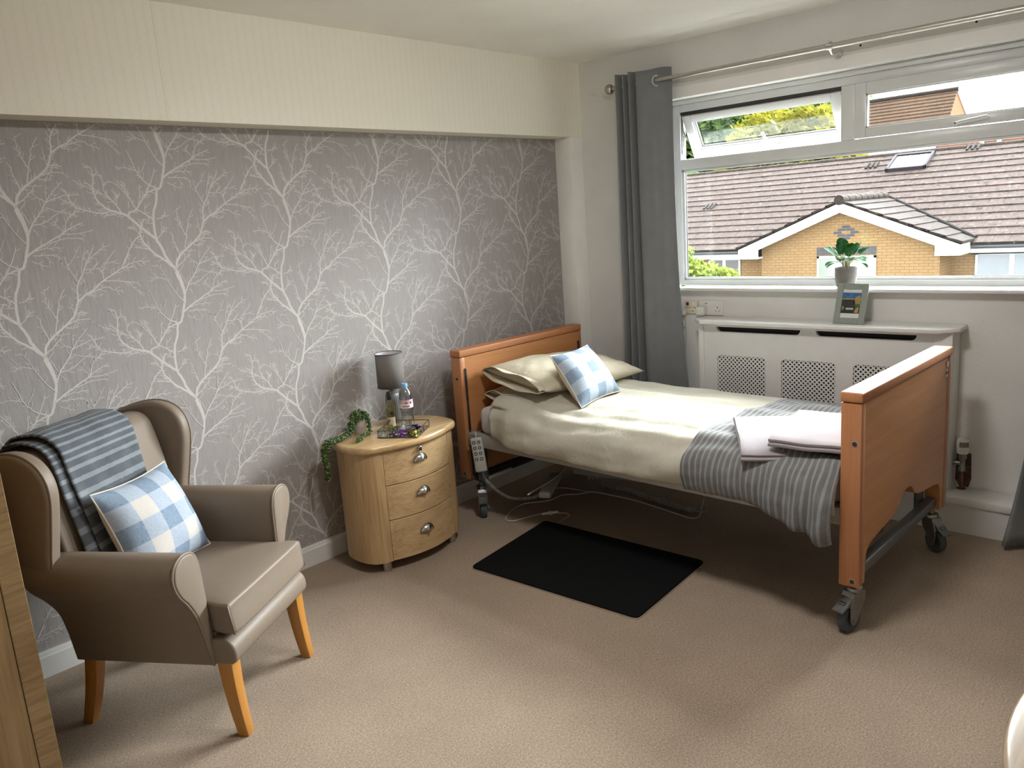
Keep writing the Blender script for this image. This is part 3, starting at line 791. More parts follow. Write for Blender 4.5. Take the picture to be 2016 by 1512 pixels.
# ------------------------------------------------------------------ adjustable bed; its own frame: a across, b towards the head, z up
BED = frame((-1.312, -2.114, 0), -.025)
BW, BL = .968, 1.994
def bed():
    t = thing('profiling_bed', 'orange beech care bed on braked castors with grey steel frame', 'bed', (-1.312, -2.114, 0), -.025)
    zt, zb = .888, .186
    def end_board(name, b0, b1, zb, zt, out, arch):
        """out: -1 when the outer face looks to -b"""
        z2 = zt - .036
        root = MB()
        if arch:
            half = [(.036, zb), (.066, zb), (.069, .245), (.074, .285), (.088, .306), (.112, .318), (.19, .330), (.29, .340), (.36, .351), (.395, .366), (.418, .390), (.440, .407), (.484, .4125)]
            full = half + [(BW - a, z) for a, z in half[-2::-1]]
            pts = full + [(BW - .036, z2 - .0015), (.036, z2 - .0015)]
        else:
            pts = [(.036, zb + .03), (BW - .036, zb + .03), (BW - .036, z2 - .0015), (.036, z2 - .0015)]
        root.prism(pts, 'y', b0 + .0035, b1 - .0035, .002, 1)
        e = root.build(name, M['beech'], t, 30)
        for a0, a1 in ((0, .036), (BW - .036, BW)):
            MB().box(a0, a1, b0, b1, zb, z2 - .0015, .004).build('edge_post', M['beech_stile'], e, 30)
        MB().box(-.003, BW + .003, b0 - .003, b1 + .003, z2, zt, .006, 3).build('cap_rail', M['beech_cap'], e)
        return e
    fb = end_board('footboard', 0, .07, zb, zt, -1, True)
    hb = end_board('headboard', BL, BL + .07, .216, .899, 1, False)
    # cross-dowel caps on the near edges
    for par, b, zs in ((fb, .022, (.710, .208)), (hb, BL + .030, (.752, .245))):
        for z in zs:
            MB().cyl((-.0012, b, z), (.004, b, z), .0105, n=20).cyl((-.002, b, z), (-.001, b, z), .0085, n=20, mat=1).build('bolt_cap', [plain('pale_washer', (.42, .35, .27), .6), M['dark_steel']], par)
    # sliding channels on the head end
    for a in (.030, BW - .030):
        mb = MB().box(a - .009, a + .009, BL - .0018, BL + .001, .23, .795).cyl((a, BL - .0022, .797), (a, BL + .001, .797), .008, n=14, mat=1).box(a - .003, a + .003, BL - .0028, BL, .23, .79, mat=1)
        mb.build('slide_channel', [M['chrome'], M['black']], hb, 0)
    # badge and label at the far top of the foot end
    MB().lathe([(0, 0), (.014, 0), (.014, -.003), (0, -.003)], (BW - .052, .003, .822), 20, axis='y').xform(Matrix.Identity(4)).build('badge', M['chrome'], fb)
    MB().box(BW - .062, BW - .040, .002, .0034, .768, .800, mat=0).box(BW - .062, BW - .040, .0015, .0034, .778, .792, mat=1).build('sticker', [M['plastic_white'], plain('purple_print', (.09, .03, .10), .4)], fb, 0)
    # long rails, cross members
    for a in (.030, BW - .060):
        mb = MB().box(a - .022 if a < .5 else a, a + .030, .071, BL - .001, .404, .468, .004)
        for b in (1.15, .30): mb.cyl((a - .023, b, .424), (a - .02, b, .424), .005, n=10, mat=1)
        mb.build('side_rail', [M['rail_steel'], M['black']], t)
    for b in (.25, .75, 1.25, 1.75):
        MB().box(.06, BW - .06, b - .015, b + .015, .420, .455, .003).build('cross_member', M['dark_steel'], t)
    for a in (.30, .64):
        MB().box(a, a + .03, .08, BL - .01, .370, .405, .003).build('frame_tube', M['dark_steel'], t)
    MB().box(.06, BW - .06, .08, BL - .02, .455, .463).build('mattress_deck', M['dark_steel'], t)
    # end lifting columns, cross bars and castors
    for nm, b, zc in (('foot', .036, .20), ('head', BL + .010, .19)):
        mb = MB().box(.06, BW - .06, b - .018, b + .020, zc, zc + .040, .004)
        mb.build('cross_bar', M['grey_steel'] if nm == 'foot' else M['dark_steel'], t)
        for a in (.095, BW - .095):
            MB().cyl((a, b + .044 if nm == 'foot' else b - .03, zc - .01), (a, b + .044 if nm == 'foot' else b - .03, .46), .019, n=20).build('lift_column', M['grey_steel'], t)
    MB().box(.05, .085, BL - .045, BL - .012, .20, .47, .003).build('corner_post', M['grey_steel'], t)
    def castor(a, b, rot, lock=True):
        # fork swivels; wheel trails along -y of its own frame
        Fm = Matrix.Translation((a, b, 0)) @ Matrix.Rotation(rot, 4, 'Z')
        r = .049
        mb = MB().lathe([(0, .188), (.012, .188), (.012, .166), (.026, .164), (.029, .158), (.029, .150), (.022, .146), (0, .146)], (0, 0, 0), 28)
        for s in (-1, 1):
            pts = [(.030, .150), (.028, .11), (.004, .075), (-.012, .040), (-.026, .030), (-.042, .033), (-.050, .050), (-.050, .085), (-.040, .125), (-.030, .150)]
            mb.prism(pts, 'x', s * .0225 - .002, s * .0225 + .002, .0008, 1)
        mb.prism([(.030, .150), (-.030, .150), (-.045, .125), (-.052, .100), (-.046, .098), (-.036, .122), (-.022, .140), (.024, .140)], 'x', -.0225, .0225, .001, 1)
        mb.cyl((-.027, -.030, r), (.027, -.030, r), .007, n=12)
        c = mb.build('castor', M['zinc'], t, frame=Fm)
        mb = MB().lathe([(0, -.013), (.030, -.014), (.034, -.016), (.045, -.0155), (r, -.010), (r, .010), (.045, .0155), (.034, .016), (.030, .014), (0, .013)], (0, -.030, r), 40, axis='x')
        mb.build('wheel', M['rubber_blue'], c)
        if lock:
            mb = MB().prism([(-.030, .142), (.0, .150), (.0, .146), (-.036, .128), (-.062, .106), (-.092, .092), (-.094, .097), (-.066, .114)], 'x', -.022, .022, .001, 1)
            mb.box(-.013, .013, -.070, -.050, .113, .121, .002)
            mb.build('brake_pedal', M['zinc'], c)
        return c
    castor(.060, .036, R(-105)); castor(BW - .060, .036, R(-32)); castor(.075, BL - .005, R(-40)); castor(BW - .075, BL - .005, R(10))
    # lifting motor seen through the foot arch
    mb = MB()
    prof = [(.020, .245), (.036, .262), (.040, .30), (.036, .34), (.020, .36), (-.020, .36), (-.036, .34), (-.040, .30), (-.036, .262), (-.020, .245)]
    mb.prism([(.50 + p[0], p[1]) for p in prof], 'y', .085, .15, .010, 3)
    m = mb.build('lift_motor', M['plastic_white'], t)
    MB().cyl((.50, .118, .36), (.50, .118, .385), .014, n=16).build('motor_neck', M['plastic_white'], m)
    MB().box(.482, .518, .10, .135, .20, .246, .002).cyl((.47, .10, .222), (.53, .10, .222), .004, n=8).build('motor_bracket', M['zinc'], m)
    MB().lathe([(0, 0), (.008, 0), (.008, -.002), (0, -.002)], (.527, .0855, .285), 16, axis='y').build('warning_mark', plain('faded_red_print', (.45, .16, .13), .5), m)
    MB().prism([(.06, .40), (.06, .43), (1.45, .33), (1.45, .29)], 'x', .20, .24).build('lift_arm', M['grey_steel'], t)
    MB().prism([(1.96, .235), (1.96, .27), (.9, .40), (.9, .37)], 'x', .46, .50).build('lift_arm', M['grey_steel'], t)
    MB().prism([(1.92, .22), (1.92, .25), (1.0, .36), (1.0, .33)], 'x', .70, .74).build('lift_arm', M['grey_steel'], t)
    MB().box(.10, .28, 1.955, 1.972, .195, .212, .001).build('rating_plate', M['plastic_white'], t)
    return t
bed()

def soft_box(mb, x0, x1, y0, y1, z0, z1, r, nx=16, ny=24, nz=5, amp=0, f=4, seed=0):
    """rounded slab with slight unevenness"""
    vs = mb._new(lambda: mb.box(x0, x1, y0, y1, z0, z1))
    fs = list({fc for v in vs for fc in v.link_faces})
    es = list({e for fc in fs for e in fc.edges})
    bmesh.ops.bevel(mb.bm, geom=es, offset=r, segments=4, affect='EDGES', profile=.5)

o = MB(); soft_box(o, .036, .932, .078, 1.930, .4635, .604, .035)
o = o.build('mattress', M['mattress'], None, 60, BED, recentre=True)
tag(o, 'white mattress, its corner bare at the head end below the duvet', 'mattress')

# draped covers: a section across the bed swept along it
SEC = [(-.030, .449), (-.040, .476), (-.043, .520), (-.026, .572), (.022, .612), (.085, .633), (.20, .642), (.48, .643), (.75, .632), (.86, .612), (.925, .575), (.948, .52), (.952, .46)]
SECS = spline([(a, z, 0) for a, z in SEC], 10)
_len = [0]
for p, q in zip(SECS, SECS[1:]): _len.append(_len[-1] + (q - p).length)
def sec(u):
    """u 0..1 -> point and outward normal of the section"""
    s = u * _len[-1]
    for i in range(len(SECS) - 1):
        if s <= _len[i + 1] or i == len(SECS) - 2:
            t = (s - _len[i]) / max(1e-6, _len[i + 1] - _len[i])
            p = SECS[i].lerp(SECS[i + 1], t); d = (SECS[i + 1] - SECS[i]).normalized()
            return p, Vector((-d.y, d.x))
def wrinkle(u, b):
    s = u * _len[-1]
    side = 1 - sstep(.17, .26, s)
    w = .011 * fbm(s * 5.5, b * 2.0, 1) + .007 * fbm(s * 13 + b * 5, b * 6, 2) + .003 * fbm(s * 30, b * 9 + s * 14, 12)
    # drag lines along the shoulder
    w += .0085 * math.sin(s * 60 + 5 * fbm(b * 2.2, s * 2, 4)) * math.exp(-((s - .25) / .12) ** 2) * (.4 + abs(fbm(b * 5, 3, 3)))
    w += .009 * fbm(b * 9, s * 2.2, 7) * side
    # long soft ridges down the top
    w += .006 * math.sin(b * 2.5 + s * 22 + 3 * fbm(s * 3, b * 1.2, 8)) * sstep(.3, .5, s)
    # diagonal swags on the hanging side
    w += .006 * math.sin((b * 9 + s * 26) + 2.5 * fbm(b * 2, s * 4, 5)) * side
    return w
def duvet():
    def fn(u, v):
        p, n = sec(u)
        b0, b1 = .074, 1.80 + .035 * math.sin(u * 5) - .06 * (1 - sstep(.0, .12, u)) * 0
        b = lerp(b0, b1, v)
        a, z = p.x, p.y
        # lifted by the lower pillow near the head, dropped a little towards the foot
        up = .050 * sstep(1.42, 1.78, b) * sstep(.10, .34, u) * (1 - sstep(.72, .86, u))
        slump = .020 * (1 - sstep(.2, .9, b)) * sstep(.15, .3, u)
        out = wrinkle(u, b)
        a += n.x * out; z += n.y * out + up - slump
        if u < .18: a -= .018 * sstep(.2, .9, b) * (1 - sstep(1.5, 1.8, b)) ; z += .012 * math.sin(b * 4.2) * (1 - u / .18) * .5
        # the head edge folds over and narrows at the near corner
        k = sstep(1.66, 1.80, b)
        if u < .16: a += .030 * k; z += .018 * k * (1 - u / .16)
        return (a, b, z)
    mb = MB(); mb.grid(fn, 110, 130)
    o = mb.build('duvet', M['duvet'], None, 180, BED, recentre=True, solid=.016, solid_off=-1)
    tag(o, 'cream cotton duvet spread over the bed, hanging at the near side', 'duvet')
duvet()
def bed_throw():
    def fn(u, v):
        um = lerp(-.0, .94, u)
        p, n = sec(max(0, um))
        s = u
        far = .60 + .045 * math.sin(u * 3.2 + .5) + .035 * (1 - sstep(0, .3, u)) + .10 * sstep(.75, 1.0, u)
        b = lerp(.0735, far, v)
        out = wrinkle(um, b) + .0125 + .003 * math.sin(v * math.pi) 
        a, z = p.x + n.x * out, p.y + n.y * out - .020 * (1 - sstep(.2, .9, b)) * sstep(.15, .3, um)
        sd = 1 - sstep(.06, .2, um)
        # droops further and gathers towards the foot corner
        k = (1 - sstep(.07, .42, b))
        z -= sd * .075 * k * (1 - um / .2) * 1.1 if um < .2 else 0
        a -= sd * (.010 + .018 * k + .012 * math.sin(b * 70 + 2 * fbm(b * 8, um * 9, 2)) * (.25 + k))
        z += .010 * k * math.sin(b * 48) * sd
        return (a, b, z)
    mb = MB(); mb.grid(fn, 90, 60, uvfn=lambda u, v: (v * .53, u))
    o = mb.build('throw_blanket', M['throw_bed'], None, 180, BED, recentre=True, solid=.006, solid_off=1)
    tag(o, 'grey striped fleece throw laid across the foot of the bed', 'throw blanket')
bed_throw()

def pillow(name, label, c, size, rot, mat, th=.16, seed=0, flat=.0, openend=True):
    L, Wd = size
    def prof(x): return max(0, 1 - abs(x) ** 2.6) ** .55
    mb = MB()
    def mk(sgn):
        def fn(u, v):
            x, y = u * 2 - 1, v * 2 - 1
            pin = 1 - .06 * (1 - abs(x) ** 2) * abs(y) ** 4
            pinx = 1 - .05 * (1 - abs(y) ** 2) * abs(x) ** 4
            h = prof(x) * prof(y) * th / 2
            w = .010 * fbm(x * 2.2 + seed, y * 2.2, sgn) + .006 * fbm(x * 6 + seed, y * 5, sgn + 4) * 1.2
            edge = (1 - abs(x) ** 6) * (1 - abs(y) ** 6)
            return (x * L / 2 * pinx, y * Wd / 2 * pin, sgn * h * (1 if sgn > 0 else 1 - flat) + w * edge)
        return fn
    mb.grid(mk(1), 40, 30); mb.grid(lambda u, v: mk(-1)(1 - u, v), 40, 30)
    bmesh.ops.remove_doubles(mb.bm, verts=mb.bm.verts[:], dist=.0015)
    Fm = BED @ Matrix.Translation(c) @ rot
    t = bpy.data.objects.new(name, None); COL.objects.link(t); t.matrix_world = Fm; t.empty_display_size = .1
    tag(t, label, 'pillow', 'pillows at the bed head')
    mb.build('pillow_body', mat, t, 180, normals=True)
    # loose hem of the pillowcase at the near end
    def hem(u, v):
        y = (u * 2 - 1) * Wd / 2 * .93
        k = prof(u * 2 - 1)
        x = -L / 2 * .915 - .060 * v
        return (x - .008 * math.sin(u * 9 + seed), y, (.024 + .014 * v) * k * th / .135 + .005 * math.sin(u * 14 + v * 3) * v)
    mb = MB(); mb.grid(hem, 24, 6)
    mb.grid(lambda u, v: (hem(u, v)[0], hem(u, v)[1], -hem(u, v)[2] * .8 - .004), 24, 6)
    mb.build('case_hem', mat, t, 180, solid=.003, solid_off=0)
    return t
def E3(x, y, z): return Matrix.Rotation(R(z), 4, 'Z') @ Matrix.Rotation(R(y), 4, 'Y') @ Matrix.Rotation(R(x), 4, 'X')
pillow('pillow', 'lower cream pillow, mostly hidden between the upper pillow and the mattress', (.50, 1.780, .650), (.72, .38), E3(3, 0, 0), M['pillow'], .085, 3)
pillow('pillow', 'upper cream pillow lying against the headboard', (.515, 1.735, .728), (.78, .46), E3(9, 3.0, -2), M['pillow'], .135, 9)

def cushion(name, label, corners, th, group, seed, fr=None):
    """corners: bottom-left, bottom-right, top-right, top-left as seen from the check side"""
    bl, br, tr, tl = [Vector(c) for c in corners]
    nrm = (br - bl).cross(tl - bl).normalized()
    cen = (bl + br + tr + tl) / 4
    def prof(x): return max(0, 1 - abs(x) ** 2.4) ** .6
    def mk(sgn):
        def fn(u, v):
            x, y = u * 2 - 1, v * 2 - 1
            pu = .5 + (x * (1 - .085 * (1 - y * y) * abs(x) ** 3)) / 2; pv = .5 + (y * (1 - .085 * (1 - x * x) * abs(y) ** 3)) / 2
            p = bl.lerp(br, pu).lerp(tl.lerp(tr, pu), pv)
            h = prof(x) * prof(y) * th / 2 + .006 * fbm(x * 2 + seed, y * 2, 3) * (1 - x ** 4) * (1 - y ** 4)
            return p + nrm * h * sgn - cen
        return fn
    fr = fr or Matrix()
    t = bpy.data.objects.new(name, None); COL.objects.link(t); t.matrix_world = fr @ Matrix.Translation(cen); t.empty_display_size = .1
    tag(t, label, 'cushion', group)
    mb = MB(); mb.grid(mk(1), 36, 36, uvfn=lambda u, v: (u, v)); mb.build('check_front', M['gingham'], t, 180)
    mb = MB(); mb.grid(lambda u, v: mk(-1)(1 - u, v), 36, 36); mb.build('plain_back', M['back_linen'], t, 180)
    edge = [mk(1)(u, v) for u, v in [(i / 20, 0) for i in range(20)] + [(1, i / 20) for i in range(20)] + [(1 - i / 20, 1) for i in range(20)] + [(0, 1 - i / 20) for i in range(20)]]
    MB().tube(edge, .0028, 6, closed=True).build('seam', M['back_linen'], t, 180)
    return t
cushion('cushion', 'blue check cushion standing on the bed against the pillow', [(.155, 1.340, .645), (.530, 1.390, .645), (.515, 1.580, .872), (.200, 1.560, .870)], .135, None, 2, BED)

# two folded towels
def towel(name, label, size, layers, h, loc, rotz, tilt=(0, 0), seed=0, droop=0):
    L, Wd = size
    mb = MB()
    # the fold seen end-on: a ribbon going back and forth
    pts = []
    for k in range(layers):
        z = (k + .5) * h
        xs = [-Wd / 2 + .010 * (k % 2), Wd / 2 - .006 * k]
        a, b = (xs if k % 2 == 0 else xs[::-1])
        n = 8
        for i in range(n + 1): pts.append((lerp(a, b, i / n), z))
        if k < layers - 1:
            sx = 1 if k % 2 == 0 else -1
            pts.append((b + sx * h * .5, z + h * .5))
    nu = len(pts) - 1; nv = 24
    def fn(u, v):
        p = pts[round(u * nu)]
        y = (v - .5) * L * (1 - .012 * (p[1] / h))
        x = p[0] + .006 * fbm(y * 9 + seed, p[1] * 30)
        z = p[1] + .004 * fbm(x * 9 + seed, y * 9, 1) - droop * max(0, -x / (Wd / 2)) ** 2 * .5
        return (x, y + .004 * fbm(p[0] * 8, p[1] * 80, seed), z)
    mb.grid(fn, nu, nv)
    Fm = BED @ Matrix.Translation(loc) @ Matrix.Rotation(R(rotz), 4, 'Z') @ Matrix.Rotation(R(tilt[0]), 4, 'X') @ Matrix.Rotation(R(tilt[1]), 4, 'Y')
    o = mb.build(name, M['towel'], None, 180, Fm, solid=h * .82, solid_off=0)
    b = o.modifiers.new('soft edge', 'BEVEL'); b.width = h * .3; b.segments = 2; b.limit_method = 'ANGLE'
    return tag(o, label, 'towel', None)
towel('towel', 'larger pale pink towel folded on the striped throw, under the smaller one', (.36, .36), 2, .011, (.165, .345, .652), 33, (0, -4.0), 3, .07)
towel('towel', 'smaller folded pink towel, on top of the larger towel', (.275, .35), 2, .013, (.175, .212, .682), 6, (0, -4), 8, .025)

# handset, control box and leads about the bed
def handset():
    t = bpy.data.objects.new('bed_handset', None); COL.objects.link(t)
    t.matrix_world = BED @ Matrix.Translation((-.012, 1.895, .372)) @ Matrix.Rotation(R(-8), 4, 'X') @ Matrix.Rotation(R(40), 4, 'Z')
    tag(t, 'pale grey bed handset with eight round buttons hooked over the side rail', 'remote control')
    MB().box(-.011, .011, -.031, .031, -.09, .09, .010, 3).build('body', M['plastic_grey'], t)
    mb = MB(); m2 = MB()
    for i in range(4):
        for s in (-1, 1):
            mb.cyl((-.0125, s * .0125, .066 - i * .029), (-.010, s * .0125, .066 - i * .029), .0088, n=16)
            m2.cyl((-.0135, s * .0125, .066 - i * .029), (-.012, s * .0125, .066 - i * .029), .0045, n=12)
    mb.build('button_ring', M['dark_steel'], t); m2.build('button', M['plastic_grey'], t)
    MB().tube(spline([(.009, 0, .088), (.012, 0, .112), (.030, 0, .112), (.036, 0, .09)], 5), .004, 8).build('hook', M['plastic_grey'], t)
handset()
def coil(path, r, turns, wire, n=10):
    P = spline(path, 12); out = []
    k = turns * n
    for i in range(k + 1):
        f = i / k * (len(P) - 1); j = min(int(f), len(P) - 2); p = P[j].lerp(P[j + 1], f - j)
        d = (P[j + 1] - P[j]).normalized(); s = d.cross(Vector((0, 0, 1)))
        s = s.normalized() if s.length > .05 else Vector((1, 0, 0)); w = s.cross(d)
        a = 2 * math.pi * i / n
        out.append(p + s * r * math.cos(a) + w * r * math.sin(a))
    return MB().tube(out, wire, 5)
o = coil([(.045, 1.916, .215), (.055, 1.885, .185), (.075, 1.850, .150), (.085, 1.795, .132), (.095, 1.730, .136), (.115, 1.660, .150), (.15, 1.635, .160)], .0065, 46, .0024)
o.tube(spline([(.018, 1.905, .280), (.030, 1.915, .245), (.045, 1.916, .215)], 5), .0035, 6)
tag(o.build('coiled_cable', M['cable_grey'], None, 180, BED, recentre=True), 'pale coiled lead drooping from the bed handset to the control box', 'cable')
o = MB().box(-.032, .032, -.135, .135, -.018, .018, .012, 3)
o = o.build('control_box', M['plastic_grey'], None, 40, BED @ Matrix.Translation((.262, 1.665, .172)) @ Matrix.Rotation(R(-62), 4, 'Z') @ Matrix.Rotation(R(4), 4, 'X'))
tag(o, 'long grey control box slung under the bed near the head end', 'control box')
tag(MB().tube(spline([(-1.29 + 1.312, 1.60, .205), (.30, 1.62, .235), (.42, 1.70, .27), (.45, 1.85, .35)], 8), .004, 6).build('cable', M['cable_white'], None, 180, BED, recentre=True), 'pale lead running up behind the control box under the bed', 'cable')
o = coil([(.42, 1.545, .190), (.50, 1.42, .205), (.60, 1.28, .22), (.66, 1.18, .24)], .011, 34, .003)
tag(o.build('coiled_cable', M['cable_grey'], None, 180, BED, recentre=True), 'coiled lead hanging in the air under the middle of the bed', 'cable')
o = coil([(.755, 1.72, .016), (.763, 1.56, .016), (.726, 1.348, .016), (.703, 1.186, .016), (.699, 1.09, .016)], .012, 46, .003)
o.tube(spline([(.699, 1.09, .016), (.715, 1.04, .012), (.76, 1.05, .02), (.80, 1.12, .15), (.80, 1.2, .40)], 6), .003, 6)
tag(o.build('coiled_cable', M['cable_grey'], None, 180, BED, recentre=True), 'dark coiled lead lying along the carpet under the bed', 'cable')
mat_path = [(-1.075, -.560, .012), (-1.020, -.541, .006), (-.962, -.532, .005), (-.947, -.494, .005), (-.982, -.437, .006)]
path2 = [(-1.000, -.425, .006), (-1.043, -.383, .005), (-1.121, -.356, .005), (-1.180, -.334, .005), (-1.188, -.292, .005), (-1.133, -.253, .005), (-1.045, -.218, .005), (-.957, -.215, .005), (-.891, -.269, .005), (-.833, -.302, .005), (-.741, -.307, .005), (-.685, -.372, .005), (-.623, -.41, .005), (-.606, -.462, .005), (-.602, -.696, .005), (-.64, -.94, .005), (-.660, -1.065, .005), (-.615, -1.092, .005), (-.50, -1.04, .005), (-.40, -1.0, .05), (-.36, -.98, .36)]
t = thing('cable', 'white sensor lead looping over the carpet from the black mat', 'cable', (-1.0, -.43, 0))
Fi = Matrix.Translation((1.0, .43, 0))
MB().tube(spline(mat_path, 8), .0028, 6).tube(spline(path2, 8), .0032, 6).build('lead', M['cable_white'], t, 180, Fi)
MB().cyl((-1.030, -.402, .008), (-.960, -.455, .008), .0065, n=10).box(-1.003, -.982, -.441, -.420, .0, .017, .003).build('connector', M['plastic_white'], t, frame=Fi)
tag(MB().tube(spline([(-.62, -.10, .03), (-.70, -.163, .005), (-.645, -.238, .005), (-.625, -.374, .005), (-.60, -.47, .004)], 8), .003, 6).build('cable', M['cable_white'], None, 180, None, True), 'short white lead on the carpet behind the control box, near the skirting', 'cable')
o = MB().tube(spline([(-1.47, .10, .235), (-1.38, .095, .22), (-1.30, .09, .20), (-1.2, .095, .15), (-1.05, .098, .12)], 6), .0025, 6)
tag(o.build('cable', M['cable_white'], None, 180, None, True), 'thin white lead on the wallpaper between bedside chest and headboard', 'cable')

# black mat
mb = MB()
P = [(-1.701, -.553), (-1.095, -.479), (-1.072, -1.380), (-1.656, -1.420)]
def rounded(P, r, n=5):
    out = []
    k = len(P)
    for i in range(k):
        a, b, c = Vector(P[i - 1]), Vector(P[i]), Vector(P[(i + 1) % k])
        p0 = b + (a - b).normalized() * r; p1 = b + (c - b).normalized() * r
        for j in range(n + 1):
            t = j / n; out.append(tuple((p0 * (1 - t) ** 2) + b * (2 * t * (1 - t)) + p1 * t * t))
    return out
RP = rounded(P, .028)
c0 = (-1.38, -.96)
t = thing('floor_mat', 'black crash mat lying on the carpet beside the bed', 'mat', (c0[0], c0[1], 0))
Fi = Matrix.Translation((-c0[0], -c0[1], 0))
MB().prism(RP, 'z', .004, .013, .003, 2).build('mat_cover', M['mat'], t, 40, Fi)
MB().prism([(lerp(c0[0], p[0], 1.0035), lerp(c0[1], p[1], 1.0035)) for p in RP], 'z', .0005, .0055).build('mat_binding', M['mat_edge'], t, 40, Fi)
# ------------------------------------------------------------------ bedside chest
CH = (-1.727, -.12, 0)
def chest():
    t = thing('bedside_chest', 'oak bedside chest with three bowed drawers and rounded top', 'bedside chest', CH)
    # half outline from the back to the middle of the front
    side = [(0, .212), (.060, .210), (.115, .200), (.185, .168), (.240, .120), (.274, .065), (.286, .0), (.283, -.065), (.266, -.112), (.235, -.142), (.192, -.158)]
    side = [(p.x, p.y) for p in spline([(a, b, 0) for a, b in side], 3)]
    bow = lambda x, d=0: -.203 + .045 * (x / .192) ** 2 + d
    front = [(.192 - .024 * k, bow(.192 - .024 * k)) for k in range(1, 16)]
    def outline(front_d=0):
        fr = [(x, y + front_d) for x, y in front]
        return side + ([(.192, bow(.192) + front_d)] if front_d else []) + fr + ([(-.192, bow(.192) + front_d)] if front_d else []) + [(-a, b) for a, b in side[:0:-1]]
    def off(poly, d):
        out = []; k = len(poly)
        for i in range(k):
            a, b, c = Vector(poly[i - 1]), Vector(poly[i]), Vector(poly[(i + 1) % k])
            e = (c - a).normalized(); out.append((b.x + e.y * d * -1, b.y - e.x * d * -1))
        return out
    MB().prism(outline(.021), 'z', .050, .566).build('carcass', M['oak'], t, 40)
    poly = outline()
    cen = Vector((0, .0))
    def grow(poly, d): return [(x * (1 + d / .287), (y - .005) * (1 + d / .205) + .005) for x, y in poly]
    MB().prism(grow(poly, .018), 'z', .566, .600, .0135, 4).build('top', M['oak_top'], t, 50)
    zs = [(.052, .2425), (.2465, .4055), (.4095, .5635)]
    hx = -.018
    for i, (a, b) in enumerate(zs):
        pts = [(.1905 - .0238 * k, bow(.1905 - .0238 * k)) for k in range(17)]
        pts = pts + [(x, y + .019) for x, y in pts[::-1]]
        d = MB().prism(pts, 'z', a, b, .0012, 1).build('drawer', M['oak_front'], t, 40)
        hz = (.163, .345, .503)[i]
        y0 = bow(hx)
        mb = MB()
        # half-dome cup pull, open underneath
        def cup(u, v, hz=hz, y0=y0):
            al = math.pi * u; be = math.pi / 2 * v
            return (hx + .036 * math.cos(al) * math.cos(be) * 1.0, y0 - .024 * math.sin(be) * (.35 + .65 * math.sin(al)), hz - .014 + .032 * math.sin(al) * math.cos(be))
        mb.grid(cup, 24, 10)
        mb.tube([(hx + .0385 * math.cos(math.pi * k / 16), y0 - .001, hz - .014 + .034 * math.sin(math.pi * k / 16)) for k in range(17)], .0028, 6)
        mb.build('cup_handle', M['chrome'], d, 60, solid=.0015, solid_off=0)
        if i == 2:
            mb = MB().lathe([(0, 0), (.0115, 0), (.0125, -.012), (.0105, -.0135), (.0095, -.012), (0, -.012)], (hx - .002, bow(hx), .5455), 24, axis='y')
            mb.box(hx - .003, hx + .004, bow(hx) - .0128, bow(hx) - .011, .5405, .5505, mat=1)
            mb.build('keyhole_lock', [M['chrome'], M['black']], d)
    for x, y in ((-.200, -.118), (.200, -.118), (-.160, .12), (.160, .12)):
        MB().cyl((x, y, .0), (x, y, .0505), .0215, n=24).build('foot', M['chrome_soft'], t)
chest()

TZ = .600
def lamp():
    c = (-1.618, -.004, TZ)
    t = thing('table_lamp', 'small grey ribbed table lamp with a grey drum shade', 'lamp', c)
    def rib(a, h): return 1 + (.05 * abs(math.cos(13 * a)) - .03 if .012 < h < .138 else 0)
    g = plain('glazed_grey_ceramic', (.165, .175, .175), .25, 0, .05, 40)
    MB().lathe([(0, 0), (.032, 0), (.0355, .004), (.0362, .013), (.0362, .06), (.0362, .115), (.035, .132), (.030, .145), (.019, .153), (.013, .157), (.013, .165), (0, .165)], n=156, ang=rib).build('base', g, t, 30)
    MB().cyl((0, 0, .165), (0, 0, .245), .009, n=16).build('bulb_holder', M['plastic_white'], t)
    sh = fabric('grey_shade_cloth', (.195, .182, .175), .04, .85, 900, .2)
    mb = MB().lathe([(.0665, .178), (.0650, .343)], n=48); o = mb.build('shade', [sh], t, 180, solid=.0012, solid_off=-1)
    MB().lathe([(.0648, .1795), (.0634, .3415)], n=48).build('shade_lining', plain('white_shade_lining', (.66, .66, .68), .6), t, 180)
    mb = MB()
    for r, z in ((.0664, .178), (.0650, .343)): mb.tube([(r * math.cos(2 * math.pi * k / 48), r * math.sin(2 * math.pi * k / 48), z) for k in range(48)], .0017, 6, closed=True)
    for k in range(3):
        a = 2.1 * k; mb.tube([(0, 0, .300), (.064 * math.cos(a), .064 * math.sin(a), .318)], .0013, 5)
    mb.tube([(.012 * math.cos(k * math.pi / 6), .012 * math.sin(k * math.pi / 6), .300) for k in range(12)], .0015, 5, closed=True).cyl((0, 0, .245), (0, 0, .30), .008, n=10)
    mb.build('shade_ring', M['dark_steel'], t)
lamp()

